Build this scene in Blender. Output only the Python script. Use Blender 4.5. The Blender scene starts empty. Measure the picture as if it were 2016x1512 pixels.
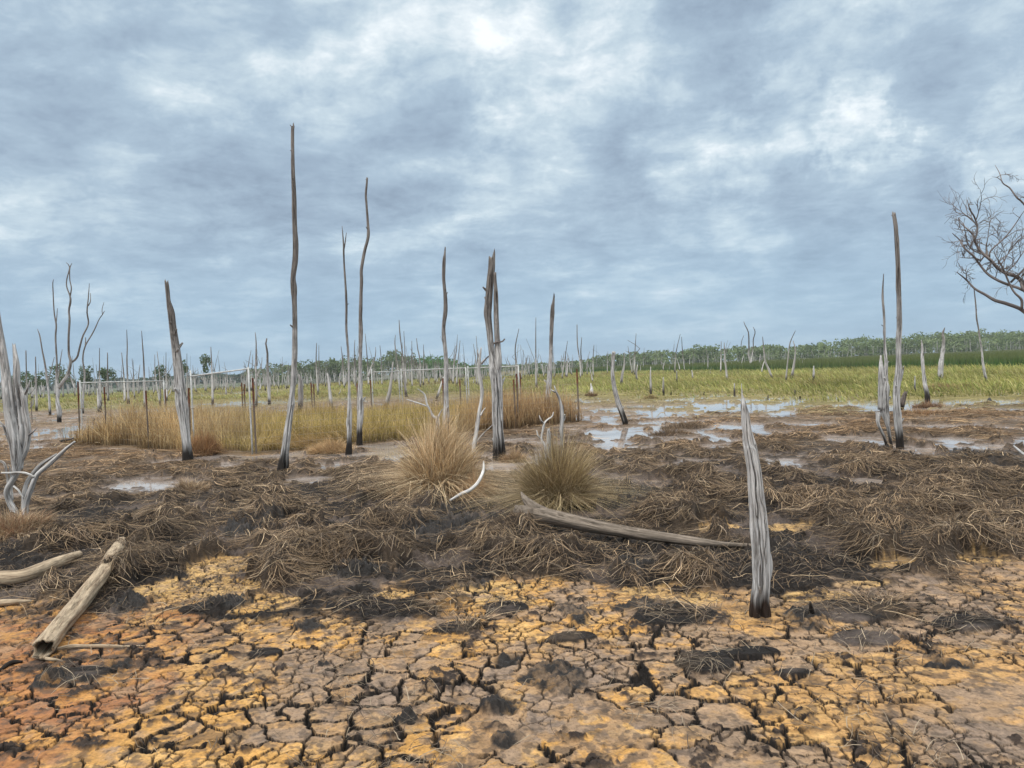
import bpy, math, random
import numpy as np
from mathutils import Vector

S = bpy.context.scene
COL = S.collection
R = math.radians

# ------------------------------------------------------------------ camera
FPX, CX, CY = 1515.0, 1008.0, 756.0
CAMH = 1.6
PITCH = math.atan(31.0 / FPX)
ROLL = R(2.36)
fw = np.array([0, math.cos(PITCH), -math.sin(PITCH)])
up0 = np.array([0, math.sin(PITCH), math.cos(PITCH)])
rt0 = np.array([1.0, 0, 0])
rt = math.cos(ROLL) * rt0 - math.sin(ROLL) * up0
up = math.cos(ROLL) * up0 + math.sin(ROLL) * rt0
CAM = np.array([0, 0, CAMH])
cd = bpy.data.cameras.new('camera')
cd.sensor_width = 36
cd.lens = FPX / 2016 * 36
cd.clip_start = 0.05
cd.clip_end = 6000
co = bpy.data.objects.new('camera', cd)
COL.objects.link(co)
from mathutils import Matrix
co.matrix_world = Matrix(((rt[0], up[0], -fw[0], CAM[0]), (rt[1], up[1], -fw[1], CAM[1]),
                          (rt[2], up[2], -fw[2], CAM[2]), (0, 0, 0, 1)))
S.camera = co
S.view_settings.view_transform = 'Standard'
S.view_settings.look = 'None'
S.view_settings.exposure = 0.38
S.view_settings.gamma = 1
S.render.engine = 'CYCLES'
S.cycles.max_bounces = 5
S.cycles.diffuse_bounces = 3
S.cycles.transparent_max_bounces = 4

def ray(px, py):
    return fw + (px - CX) / FPX * rt + (CY - py) / FPX * up

def gp(px, py, z=0.0):
    """ground point under a pixel"""
    d = ray(px, py)
    t = (z - CAMH) / d[2]
    return CAM + t * d

def dp(px, py, t):
    return CAM + t * ray(px, py)

# ------------------------------------------------------------------ node helpers
class NT:
    def __init__(s, tree):
        s.t = tree; s.n = tree.nodes; s.l = tree.links
    def add(s, kind, **kw):
        n = s.n.new(kind)
        for k, v in kw.items(): setattr(n, k, v)
        return n
    def put(s, sock, v):
        if hasattr(v, 'links') or isinstance(v, bpy.types.NodeSocket): s.l.new(v, sock)
        else: sock.default_value = v
    def math(s, op, a, b=None, c=None, clamp=False):
        n = s.add('ShaderNodeMath', operation=op, use_clamp=clamp)
        s.put(n.inputs[0], a)
        if b is not None: s.put(n.inputs[1], b)
        if c is not None: s.put(n.inputs[2], c)
        return n.outputs[0]
    def vmath(s, op, a, b=None):
        n = s.add('ShaderNodeVectorMath', operation=op)
        s.put(n.inputs[0], a)
        if b is not None: s.put(n.inputs[1], b)
        return n.outputs['Value'] if op in ('DOT_PRODUCT', 'LENGTH') else n.outputs[0]
    def smooth(s, v, a, b, x=0.0, y=1.0):
        n = s.add('ShaderNodeMapRange', interpolation_type='SMOOTHSTEP')
        s.put(n.inputs[0], v); n.inputs[1].default_value = a; n.inputs[2].default_value = b
        n.inputs[3].default_value = x; n.inputs[4].default_value = y
        return n.outputs[0]
    def noise(s, vec, scale, detail=4, rough=0.5, dist=0.0, dim='3D'):
        n = s.add('ShaderNodeTexNoise', noise_dimensions=dim)
        s.put(n.inputs['Vector'], vec); n.inputs['Scale'].default_value = scale
        n.inputs['Detail'].default_value = detail; n.inputs['Roughness'].default_value = rough
        n.inputs['Distortion'].default_value = dist
        return n.outputs[0]
    def ramp(s, v, stops):
        n = s.add('ShaderNodeValToRGB')
        s.put(n.inputs[0], v)
        e = n.color_ramp.elements
        while len(e) < len(stops): e.new(0.5)
        for k, (p, c) in enumerate(stops):
            e[k].position = p; e[k].color = (*c, 1)
        return n.outputs[0]
    def mix(s, f, a, b, mode='MIX'):
        n = s.add('ShaderNodeMix', data_type='RGBA', blend_type=mode)
        s.put(n.inputs[0], f)
        for k, v in ((6, a), (7, b)):
            if isinstance(v, tuple): v = (*v[:3], 1)
            s.put(n.inputs[k], v)
        return n.outputs[2]

def s2l(*c):
    return tuple((v / 255 / 12.92) if v <= 10 else ((v / 255 + 0.055) / 1.055) ** 2.4 for v in c)

# ------------------------------------------------------------------ sky
SUN_EL, SUN_AZ = R(52), R(215)       # azimuth clockwise from +Y
W = bpy.data.worlds.new('World'); S.world = W; W.use_nodes = True
w = NT(W.node_tree); w.n.clear()
sky = w.add('ShaderNodeTexSky', sky_type='NISHITA')
sky.sun_disc = False; sky.sun_elevation = SUN_EL; sky.sun_rotation = SUN_AZ
bgs = w.add('ShaderNodeBackground'); w.l.new(sky.outputs[0], bgs.inputs[0]); bgs.inputs[1].default_value = 0.10
tc = w.add('ShaderNodeTexCoord')
dirn = w.vmath('NORMALIZE', tc.outputs['Generated'])
sx = w.add('ShaderNodeSeparateXYZ'); w.l.new(dirn, sx.inputs[0])
zc = w.math('ADD', w.math('MAXIMUM', sx.outputs[2], 0.0), 0.17)
cx = w.add('ShaderNodeCombineXYZ')
w.l.new(w.math('DIVIDE', sx.outputs[0], zc), cx.inputs[0])
w.l.new(w.math('DIVIDE', sx.outputs[1], zc), cx.inputs[1])
cx.inputs[2].default_value = 8.3
P0_ = cx.outputs[0]
wp = w.add('ShaderNodeTexNoise'); w.l.new(P0_, wp.inputs['Vector']); wp.inputs['Scale'].default_value = 2.6; wp.inputs['Detail'].default_value = 6
P = w.vmath('ADD', P0_, w.vmath('MULTIPLY', w.vmath('SUBTRACT', wp.outputs['Color'], (.5, .5, .5)), (.22, .22, 0)))
nA = w.noise(P, 1.5, 10, 0.60, 0.0)
nB = w.noise(P, 4.2, 10, 0.66, 0.0)
nC = w.noise(w.vmath('MULTIPLY', dirn, (1, 1, 1.7)), 10.0, 10, 0.62, 0.0)
wn = w.add('ShaderNodeTexNoise'); w.l.new(dirn, wn.inputs['Vector']); wn.inputs['Scale'].default_value = 11; wn.inputs['Detail'].default_value = 7; wn.inputs['Roughness'].default_value = .62
wv_ = w.vmath('MULTIPLY', w.vmath('SUBTRACT', wn.outputs['Color'], (.5, .5, .5)), (.26, .26, .16))
dwarp = w.vmath('NORMALIZE', w.vmath('ADD', dirn, wv_))
v = w.math('MULTIPLY_ADD', nA, .95, -.09)
v = w.math('MULTIPLY_ADD', nB, 0.62, v)
v = w.math('MULTIPLY_ADD', nC, 0.50, w.math('SUBTRACT', v, .08))        # mean about .85
CLOUDS = [  # (px, py, px radius, amount): where the deck is thin and bright or thick and dark
    (1640, 150, 120, .15), (1560, 215, 60, .08), (1760, 40, 170, .16), (1100, 135, 130, .15), (1250, 120, 100, .10),
    (1040, 340, 120, .12), (700, 190, 80, .12), (820, 50, 170, .02), (430, 190, 120, .03), (300, 60, 160, -.05), (1720, 250, 60, .18),
    (1390, 300, 90, .16), (1540, 230, 60, .14), (2000, 290, 70, .22), (1500, 490, 60, .12), (1720, 340, 60, .10),
    (60, 530, 90, .10), (200, 560, 80, .07), (1240, 600, 90, .08), (900, 510, 70, .07), (1900, 130, 130, .08),
    (1450, 110, 150, -.12), (1800, 210, 170, -.16), (1900, 20, 120, -.12), (850, 240, 140, -.10), (1580, 330, 130, -.12),
    (1200, 250, 120, -.08), (100, 380, 180, -.06), (450, 300, 130, -.06), (100, 610, 130, -.10), (1750, 620, 250, -.08),
    (1300, 80, 90, -.05), (600, 420, 150, -.05), (1100, 560, 200, -.05)]
for (px, py, rad, am) in CLOUDS:
    D = ray(px, py); D = D / np.linalg.norm(D)
    a = rad / FPX * 1.5
    dt = w.vmath('DOT_PRODUCT', dwarp, tuple(D))
    v = w.math('ADD', v, w.smooth(dt, math.cos(a), 1.0, 0.0, am * .80))
cc = w.ramp(w.math('MULTIPLY_ADD', v, 1.5, -0.77, clamp=True),
            [(0.0, s2l(128, 144, 163)), (0.28, s2l(149, 167, 186)), (0.5, s2l(165, 184, 201)), (0.70, s2l(190, 206, 217)), (1.0, s2l(240, 245, 248))])
cc = w.mix(1.0, cc, (.93, .93, .92), 'MULTIPLY')
hz = w.smooth(sx.outputs[2], 0.0, 0.22, 0.75, 0.0)
cc = w.mix(hz, cc, tuple(.90 * q for q in s2l(150, 180, 205)))
cc = w.mix(w.smooth(sx.outputs[2], 0.5, 0.8, 0.0, .9), cc, (.47, .46, .43))
# an overcast sky is brighter overhead than near the horizon
zen = w.smooth(sx.outputs[2], 0.46, 0.85, 1.0, 3.6)
bgc = w.add('ShaderNodeBackground'); w.l.new(cc, bgc.inputs[0]); w.l.new(zen, bgc.inputs[1])
ms = w.add('ShaderNodeMixShader'); ms.inputs[0].default_value = 0.93
w.l.new(bgs.outputs[0], ms.inputs[1]); w.l.new(bgc.outputs[0], ms.inputs[2])
wo = w.add('ShaderNodeOutputWorld'); w.l.new(ms.outputs[0], wo.inputs[0])

sl = bpy.data.lights.new('sun', 'SUN'); sl.energy = 1.5; sl.angle = R(14); sl.color = (1, .96, .9)
so = bpy.data.objects.new('sun', sl); COL.objects.link(so)
sd = Vector((math.sin(SUN_AZ) * math.cos(SUN_EL), math.cos(SUN_AZ) * math.cos(SUN_EL), math.sin(SUN_EL)))
so.rotation_euler = sd.to_track_quat('Z', 'Y').to_euler()

# ------------------------------------------------------------------ numpy noise
def _h(ix, iy, seed):
    n = (ix.astype(np.int64) * 374761393 + iy.astype(np.int64) * 668265263 + seed * 1274126177) & 0xffffffff
    n = ((n ^ (n >> 13)) * 1274126177) & 0xffffffff
    return ((n ^ (n >> 16)) & 0xffffff) / float(0xffffff)

def vn(x, y, seed=0):
    fx = np.floor(x); fy = np.floor(y)
    u = x - fx; v = y - fy
    u = u * u * (3 - 2 * u); v = v * v * (3 - 2 * v)
    a = _h(fx, fy, seed); b = _h(fx + 1, fy, seed); c = _h(fx, fy + 1, seed); d = _h(fx + 1, fy + 1, seed)
    return a + (b - a) * u + (c - a) * v + (a - b - c + d) * u * v

def fbm(x, y, seed=0, o=4, g=0.5):
    s = 0; a = 1; t = 0
    for k in range(o):
        s = s + a * vn(x + 17.3 * k, y - 9.1 * k, seed + k); t += a
        a *= g; x = x * 2.03 + 0.3 * y; y = y * 2.03 - 0.3 * x * 0.2
    return s / t

def ss(a, b, x):
    t = np.clip((x - a) / (b - a), 0, 1)
    return t * t * (3 - 2 * t)

def voro(x, y, seed):
    """distance to the nearest cell edge and a per-cell value"""
    fx = np.floor(x); fy = np.floor(y)
    best = np.full(x.shape, 9.0); bx = np.zeros_like(x); by = np.zeros_like(x); bid = np.zeros_like(x)
    for i in (-1, 0, 1):
        for j in (-1, 0, 1):
            cxx = fx + i; cyy = fy + j
            rx = cxx + 0.08 + .84 * _h(cxx, cyy, seed) - x; ry = cyy + 0.08 + .84 * _h(cxx, cyy, seed + 7) - y
            d = rx * rx + ry * ry; m = d < best
            best = np.where(m, d, best); bx = np.where(m, rx, bx); by = np.where(m, ry, by)
            bid = np.where(m, _h(cxx, cyy, seed + 13), bid)
    e = np.full(x.shape, 9.0)
    gx = np.floor(x + bx); gy = np.floor(y + by)
    for i in (-2, -1, 0, 1, 2):
        for j in (-2, -1, 0, 1, 2):
            if abs(i) + abs(j) > 3 or (i == 0 and j == 0): continue
            cxx = gx + i; cyy = gy + j
            rx = cxx + 0.08 + .84 * _h(cxx, cyy, seed) - x; ry = cyy + 0.08 + .84 * _h(cxx, cyy, seed + 7) - y
            dx = rx - bx; dy = ry - by; L = np.sqrt(dx * dx + dy * dy) + 1e-6
            dd = ((rx + bx) * dx + (ry + by) * dy) * .5 / L
            e = np.minimum(e, dd)
    return e, bid

def blobs(x, y, lst, warp, seed, k, grow=(1, 1)):
    """1 inside ragged ellipses, falling to 0 outside"""
    n = (fbm(x * k, y * k, seed, 4) - .5) * warp * 3
    out = np.zeros_like(x)
    for (a, b, c, d) in lst:
        c *= grow[0]; d *= grow[1]
        m = (np.abs(x - a) < c * 1.6) & (np.abs(y - b) < d * 1.6)
        q = np.sqrt(((x[m] - a) / c) ** 2 + ((y[m] - b) / d) ** 2) + n[m]
        out[m] = np.maximum(out[m], 1 - ss(.8, 1.1, q))
    return out

def pxblob(px, py, rx, ry):
    c = gp(px, py); d = c[1]
    return (c[0], c[1], rx * d / FPX, ry * d * d / (CAMH * FPX))

# ------------------------------------------------------------------ the marsh: fields over the ground
ENC = np.array([[-12.1, 21.4], [-5.55, 16.4], [1.95, 22.0], [-3.95, 27.6]])   # paddock corners: left, near, right, far
def in_poly(x, y, P, grow=0.0):
    c = P.mean(0); r = np.full(x.shape, 1e9)
    n = len(P)
    for k in range(n):
        a = P[k]; b = P[(k + 1) % n]; e = b - a; L = np.hypot(*e)
        nn = np.array([-e[1], e[0]]) / L
        if np.dot(c - a, nn) < 0: nn = -nn
        r = np.minimum(r, (x - a[0]) * nn[0] + (y - a[1]) * nn[1])
    return r + grow      # distance inside (positive)

PUD = [pxblob(*q) for q in [
    (1235, 852, 95, 9), (1300, 836, 120, 8), (1170, 858, 30, 7), (1340, 860, 60, 5), (1425, 838, 60, 6), (1425, 878, 48, 5), (1330, 905, 40, 4),
    (1225, 822, 80, 5), (1500, 905, 50, 5), (1690, 866, 30, 9), (1700, 944, 36, 5), (1895, 862, 50, 3.5), (1860, 879, 45, 4), (1925, 791, 100, 4),
    (1700, 800, 50, 6), (1996, 841, 26, 3), (1420, 800, 190, 4), (1560, 783, 140, 3), (1250, 806, 90, 3), (590, 943, 58, 5), (640, 915, 45, 3), (480, 902, 70, 4),
    (120, 940, 24, 3), (215, 968, 36, 3), (70, 850, 80, 6), (85, 828, 40, 4), (330, 822, 90, 6), (430, 795, 80, 4),
    (550, 790, 70, 3), (250, 955, 50, 3), (1680, 862, 50, 5), (1590, 835, 60, 4), (1330, 945, 40, 4), (1260, 905, 30, 3), (255, 915, 30, 3),
    (60, 880, 30, 4), (1420, 768, 60, 2), (380, 935, 60, 3), (1130, 960, 40, 3), (1500, 850, 30, 4), (950, 915, 30, 3)]]
BLACK = [pxblob(*q) for q in [(1130, 1213, 38, 20), (1090, 1340, 60, 28), (1290, 1200, 60, 20), (1000, 1460, 36, 20), (880, 1040, 70, 30),
    (490, 1040, 50, 16), (1580, 1215, 42, 22), (1240, 1120, 50, 16), (700, 1130, 50, 12), (1750, 1065, 60, 14), (250, 1190, 50, 12),
    (1950, 900, 110, 14), (1240, 985, 60, 16), (960, 960, 70, 16), (450, 1190, 60, 12), (940, 1150, 45, 14), (1010, 1300, 30, 14), (620, 1235, 36, 8), (1780, 900, 60, 12), (1220, 1000, 60, 14), (640, 1310, 20, 8), (250, 1310, 40, 8),
    (980, 1395, 34, 16), (800, 1420, 20, 6), (110, 1345, 50, 10), (1860, 1310, 50, 10)]]
OCHRE = [pxblob(*q) for q in [(400, 1165, 110, 26), (330, 1205, 80, 20), (520, 1185, 80, 18), (1000, 1185, 70, 14), (1350, 1180, 70, 14), (1610, 1175, 70, 14), (780, 1170, 50, 10), (1930, 1100, 60, 12), (450, 1110, 90, 24), (370, 1150, 90, 18), (1410, 1040, 50, 10), (1370, 1120, 40, 9), (1560, 1040, 70, 9), (1840, 1040, 60, 12),
    (960, 1160, 90, 12), (1270, 1165, 60, 10), (1760, 1110, 50, 9), (1320, 1155, 30, 6), (1700, 1150, 60, 8)]]
LIT = [pxblob(*q) for q in [(520, 1290, 40, 10), (1480, 1290, 60, 10), (1900, 1230, 80, 16), (700, 1190, 70, 12), (1130, 1260, 50, 10), (1560, 1330, 50, 9), (150, 1330, 60, 12), (1000, 1200, 50, 12), (430, 1195, 70, 14), (1330, 1215, 80, 18), (1680, 1200, 110, 26), (900, 1240, 60, 14), (1390, 1310, 50, 18), (1700, 1260, 70, 18), (230, 1150, 60, 20)]]

LOGZ = [pxblob(*q) for q in [(1060, 1012, 60, 26), (1130, 1025, 60, 24), (1200, 1040, 60, 24), (1270, 1050, 60, 22), (1350, 1062, 60, 20), (110, 1240, 45, 40), (155, 1190, 45, 40), (195, 1135, 42, 40),
    (225, 1085, 34, 26), (35, 1015, 50, 24), (50, 1040, 50, 20), (20, 1140, 70, 24), (95, 1118, 55, 22), (25, 1188, 50, 12), (925, 975, 55, 26), (1498, 1190, 40, 40)]]
def fields(x, y):
    """height and masks of the ground at world points"""
    r = np.hypot(x, y)
    F = {}
    n_edge = (fbm(x * 1.1, y * 1.1, 11, 5, .6) - .5) * 1.25
    T = ss(5.0, 6.2, y - 0.02 * x * x * .3 + n_edge * 2.2)             # old reed thatch starts here
    och = blobs(x, y, OCHRE, .3, 21, 3.0); blk = blobs(x, y, BLACK, .62, 31, 5.0); lit = blobs(x, y, LIT, .3, 41, 3.0)
    pud = blobs(x, y, PUD, .30, 51, 1.6, (1.15, 2.0)); logz = blobs(x, y, LOGZ, .1, 45, 3.0)
    clump = fbm(x * 1.5, y * 1.25, 71, 4)
    hump = 1 - np.abs(2 * fbm(x * .95 + 9, y * .8, 75, 3) - 1) * 2.2      # ridged heaps
    hump = np.clip(hump, 0, 1)
    T = np.clip(T * (1 - och * .9) * (1 - .55 * logz), 0, 1)
    C = ss(.455, .575, clump * .42 + hump * .26 + .06 + .20 * fbm(x * 3.6, y * 3.2, 77, 3))                       # thatch clump or open black mud
    gap = ss(.50, .57, fbm(x * 1.7 + 13, y * 1.0, 67, 4, .55)) * (1 - ss(24, 32, r))
    C = C * (1 - .93 * gap)
    T0 = T; T = np.maximum(T, ss(.1, .6, lit) * .75)
    # wet flats
    wetz = ss(9.8, 13.5, y + n_edge * 2)
    isl = ss(.33, .40, fbm(x * 1.3 + 3, y * 1.6, 83, 4, .6))
    pud = pud * isl
    flat = wetz * ss(.465, .515, fbm(x * .55 + 3, y * .55, 81, 5, .55)) * isl * (1 - ss(.6, .9, hump * C))
    flat = np.maximum(flat, pud)
    encl = ss(-.5, .1, in_poly(x, y, ENC))
    flat = flat * (1 - encl)
    amp = (0.055 + .135 * ss(.3, .95, hump * .6 + clump * .5)) * (1 - .5 * ss(8.5, 13, r)) * (1 - .6 * ss(13, 24, r)) * (1 - ss(60, 120, r)) * (1 - .8 * logz)
    T = T * (1 - pud)
    T0 = T0 * (1 - pud)
    h = T0 * T0 * C * amp * (1 - .9 * flat) * (1 - encl)
    h = h + .035 * (fbm(x * .3, y * .3, 91, 3) - .5)
    lump = np.abs(fbm(x * 11, y * 11, 101, 5, .58) - .5) * 1.9 - .2
    clod = fbm(x * 5, y * 5, 111, 3) - .5
    nr = 1 - ss(14, 30, r)
    h = h + nr * (1 - logz) * (T0 * (1 - flat) * (1 - .5 * ss(9, 14, r)) * (.125 * lump + .07 * clod) + blk * nr * (.08 * lump + .10 * clod + .015))
    h = h + ss(.1, .9, lit) * (1 - T0) * .02
    # water lies at -0.03
    h = np.where(flat > 0, h * (1 - flat) + flat * (-.060 - .10 * (fbm(x * 2.2, y * 2.2, 121, 3) - .40)), h)
    # cracked mud in front
    crk_zone = np.clip((1 - T) * (1 - .7 * blk) + .8 * och * T, 0, 1) * (1 - ss(9, 13, r))
    F['crk_zone'] = crk_zone
    crack = np.zeros_like(x); curl = np.zeros_like(x); id1 = np.full_like(x, .5)
    m = (r < 13.5) & (crk_zone > .05) & (y > 0)
    X, Y = x[m], y[m]
    if len(X):
        j1 = (fbm(X * 6, Y * 6, 131, 4, .6) - .5); j2 = (fbm(X * 6 + 5, Y * 6, 141, 4, .6) - .5)
        e1, i1 = voro((X + .17 * j1) / .195, (Y + .17 * j2) / .195, 3)
        e2, i2 = voro((X + .09 * j2) / .105, (Y + .09 * j1) / .105, 4)
        m1 = ss(.40, .47, fbm(X * 2.4 + 7, Y * 2.4, 171, 4) - .10 * ss(.5, 2.0, X) * ss(4.2, 5.2, Y) + .03)
        m2 = ss(.47, .52, fbm(X * 3.4 + 17, Y * 3.4, 181, 3))
        w1 = (.0038 + .013 * vn(X * 4.1, Y * 4.1, 191) ** 2) / .195
        w2 = (.0028 + .004 * vn(X * 9, Y * 9, 195)) / .105
        c1 = (1 - ss(w1 * .55, w1, e1)) * m1; c2 = (1 - ss(w2 * .5, w2, e2)) * m2
        z = ss(.15, .5, crk_zone[m])
        k1 = (1 - ss(w1 * 1.0, w1 * 1.5 + .008, e1)) * m1; k2 = (1 - ss(w2 * .8, w2 * 1.6, e2)) * m2  # colour masks wider than the cut, so crack walls are painted dark too
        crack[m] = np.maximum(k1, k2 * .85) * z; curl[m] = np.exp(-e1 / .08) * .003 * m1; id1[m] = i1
        dep = np.zeros_like(x); dep[m] = np.maximum(c1 * .040, c2 * .014) * z
    else: dep = np.zeros_like(x)
    rough = .011 * (fbm(x * 26, y * 26, 201, 4) - .5) + .012 * (fbm(x * 9, y * 9, 205, 3) - .5)
    chunk = ss(.68, .72, fbm(x * 6.5 + 3, y * 6.5, 207, 4)) * crk_zone * (r < 13.5)
    h = h + chunk * (.008 + .02 * np.abs(fbm(x * 30, y * 30, 209, 3) - .5) * 2)
    h = h + crk_zone * (curl + rough + .004 * (id1 - .5)) - dep
    F.update(h=h, T=T, C=C, och=och, blk=blk, lit=lit, flat=flat, pud=pud, crack=crack, chunk=chunk, hump=hump, clump=clump, encl=encl,
             id1=id1, r=r, lump=lump, clod=clod)
    return F

GRID = {}
def look(x, y, keys):
    """masks and height read back from the ground sheet (bilinear)"""
    x = np.asarray(x, float); y = np.asarray(y, float)
    fa = np.clip((np.arctan2(x, y) + GRID['half']) / GRID['step'], 0, GRID['nf'] - 1.001)
    fr = np.clip(np.interp(np.log(np.hypot(x, y) + 1e-6), GRID['lr'], np.arange(len(GRID['lr']))), 0, len(GRID['lr']) - 1.001)
    ia = fa.astype(int); ir = fr.astype(int); u = fa - ia; v_ = fr - ir
    return {k: (1 - v_) * ((1 - u) * GRID[k][ir, ia] + u * GRID[k][ir, ia + 1]) + v_ * ((1 - u) * GRID[k][ir + 1, ia] + u * GRID[k][ir + 1, ia + 1]) for k in keys}
KEYS = ('T', 'C', 'flat', 'encl', 'blk', 'lit', 'och')

def H(x, y):
    return look(np.atleast_1d(x), np.atleast_1d(y), ('h',))['h']

def mixc(c, m, col):
    return c + (np.asarray(col)[None, :] - c) * np.clip(m, 0, 1)[:, None]

def grass_front(x, y):
    """signed metres behind the near edge of the yellow-green grass (as a function of bearing)"""
    b = x / np.maximum(y, 1)
    edge = np.interp(b, [-.8, -.45, -.1, .08, .2, .33, .5, .75], [60, 52, 50, 40, 33, 30, 26, 24])
    return y - edge - (fbm(x * .12, y * .12, 301, 3) - .5) * 16

# ------------------------------------------------------------------ mesh helpers
def link(name, me, mat=None, parent=None):
    o = bpy.data.objects.new(name, me); COL.objects.link(o)
    if mat: me.materials.append(mat)
    if parent is not None: o.parent = parent
    return o

def arr_mesh(name, V, Q, mat, attrs=None, smooth=True, parent=None, tris=False):
    me = bpy.data.meshes.new(name)
    V = np.ascontiguousarray(V, np.float32); Q = np.ascontiguousarray(Q, np.int32)
    k = Q.shape[1]
    me.vertices.add(len(V)); me.vertices.foreach_set('co', V.ravel())
    me.loops.add(Q.size); me.loops.foreach_set('vertex_index', Q.ravel())
    me.polygons.add(len(Q)); me.polygons.foreach_set('loop_start', np.arange(0, Q.size, k, dtype=np.int32))
    me.polygons.foreach_set('loop_total', np.full(len(Q), k, np.int32))
    me.polygons.foreach_set('use_smooth', np.full(len(Q), smooth, bool))
    for an, (kind, data) in (attrs or {}).items():
        a = me.attributes.new(an, kind, 'POINT')
        data = np.ascontiguousarray(data, np.float32)
        if kind == 'FLOAT_COLOR':
            if data.shape[1] == 3: data = np.hstack([data, np.ones((len(data), 1), np.float32)])
            a.data.foreach_set('color', data.ravel())
        elif kind == 'FLOAT_VECTOR': a.data.foreach_set('vector', data.ravel())
        else: a.data.foreach_set('value', data.ravel())
    me.update(calc_edges=True)
    return link(name, me, mat, parent)

def tag(o, label=None, cat=None, group=None, kind=None):
    for k, v_ in (('label', label), ('category', cat), ('group', group), ('kind', kind)):
        if v_: o[k] = v_
    return o

def empty(name, loc):
    o = bpy.data.objects.new(name, None); COL.objects.link(o); o.location = loc
    o.empty_display_size = .2
    return o

# ------------------------------------------------------------------ materials
def new_mat(name):
    m = bpy.data.materials.new(name); m.use_nodes = True
    n = NT(m.node_tree); n.n.clear()
    out = n.add('ShaderNodeOutputMaterial'); b = n.add('ShaderNodeBsdfPrincipled')
    n.l.new(b.outputs[0], out.inputs[0])
    return m, n, b, out

def mat_ground():
    m, n, b, out = new_mat('marsh mud')
    at = n.add('ShaderNodeAttribute', attribute_name='Col'); wt = n.add('ShaderNodeAttribute', attribute_name='wet')
    pos = n.add('ShaderNodeNewGeometry').outputs['Position']
    f1 = n.noise(pos, 55, 8, .72)
    f2 = n.noise(pos, 9, 4, .6)
    c = n.mix(1.0, at.outputs[0], n.ramp(f1, [(.30, (.35, .33, .32)), (.44, (.85, .85, .85)), (.56, (1.05, 1.05, 1.05)), (.72, (1.45, 1.42, 1.36))]), 'MULTIPLY')
    c = n.mix(1.0, c, n.ramp(f2, [(.3, (.72, .72, .72)), (.7, (1.22, 1.22, 1.22))]), 'MULTIPLY')
    n.l.new(c, b.inputs['Base Color'])
    n.put(b.inputs['Roughness'], n.smooth(wt.outputs['Fac'], 0, 1, .9, .42))
    b.inputs['Specular IOR Level'].default_value = .35
    bp = n.add('ShaderNodeBump'); bp.inputs['Strength'].default_value = .8; bp.inputs['Distance'].default_value = .016
    n.l.new(f1, bp.inputs['Height']); n.l.new(bp.outputs[0], b.inputs['Normal'])
    return m

def mat_blade(name, trans=.25, rough=.75):
    m, n, b, out = new_mat(name)
    at = n.add('ShaderNodeAttribute', attribute_name='Col')
    n.l.new(at.outputs[0], b.inputs['Base Color']); b.inputs['Roughness'].default_value = rough
    b.inputs['Specular IOR Level'].default_value = .25
    if trans:
        tr = n.add('ShaderNodeBsdfTranslucent'); n.l.new(at.outputs[0], tr.inputs[0])
        mx = n.add('ShaderNodeMixShader'); mx.inputs[0].default_value = trans
        n.l.new(b.outputs[0], mx.inputs[1]); n.l.new(tr.outputs[0], mx.inputs[2]); n.l.new(mx.outputs[0], out.inputs[0])
    return m

def mat_wood(name, dark, light, base_h=.28, base_col=(.022, .017, .014), grain=38, upper=None, upz=(1.6, 3.2), spots=.35, streak=.06):
    """weathered wood: long grain streaks, optional black waterline at the foot and browner top"""
    m, n, b, out = new_mat(name)
    g = n.add('ShaderNodeAttribute', attribute_name='grain').outputs['Vector']
    st = n.vmath('MULTIPLY', g, (1, 1, streak))
    f1 = n.noise(st, grain, 6, .65, .3)
    f2 = n.noise(g, 5, 4, .6, .4)
    f3 = n.noise(st, grain * 3.2, 3, .6)
    c = n.ramp(f1, [(.36, dark), (.46, tuple(.4 * a + .6 * q for a, q in zip(dark, light))), (.60, light)])
    c = n.mix(n.smooth(f2, .46, .70, 0, spots), c, tuple(v_ * .45 for v_ in light))
    c = n.mix(1.0, c, n.ramp(f3, [(.3, (.62, .62, .62)), (.62, (1.15, 1.15, 1.15))]), 'MULTIPLY')
    pos = n.add('ShaderNodeNewGeometry').outputs['Position']
    sp = n.add('ShaderNodeSeparateXYZ'); n.l.new(pos, sp.inputs[0])
    if upper:
        k = n.smooth(n.math('MULTIPLY_ADD', f2, 1.6, sp.outputs[2]), upz[0] + .8, upz[1] + .8, 0, .85)
        c = n.mix(k, c, n.mix(1.0, c, upper, 'MULTIPLY'))
    if base_h:
        zz = n.math('SUBTRACT', sp.outputs[2], n.math('MULTIPLY', n.noise(st, 16, 3, .6), base_h * 1.5))
        k = n.smooth(zz, -base_h * .35, base_h * .35, 1, 0)
        c = n.mix(k, c, base_col)
    n.l.new(c, b.inputs['Base Color']); b.inputs['Roughness'].default_value = .78
    b.inputs['Specular IOR Level'].default_value = .2
    bp = n.add('ShaderNodeBump'); bp.inputs['Strength'].default_value = 1.0; bp.inputs['Distance'].default_value = .012
    n.l.new(f1, bp.inputs['Height']); n.l.new(bp.outputs[0], b.inputs['Normal'])
    return m

def mat_plain(name, col, rough=.6, metal=0.0, noise_amt=.3, scale=40, col2=None):
    m, n, b, out = new_mat(name)
    pos = n.add('ShaderNodeNewGeometry').outputs['Position']
    f = n.noise(pos, scale, 5, .65)
    c2 = col2 or tuple(v_ * (1 - noise_amt) for v_ in col)
    n.l.new(n.ramp(f, [(.35, c2), (.6, col)]), b.inputs['Base Color'])
    b.inputs['Roughness'].default_value = rough; b.inputs['Metallic'].default_value = metal
    return m

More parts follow.
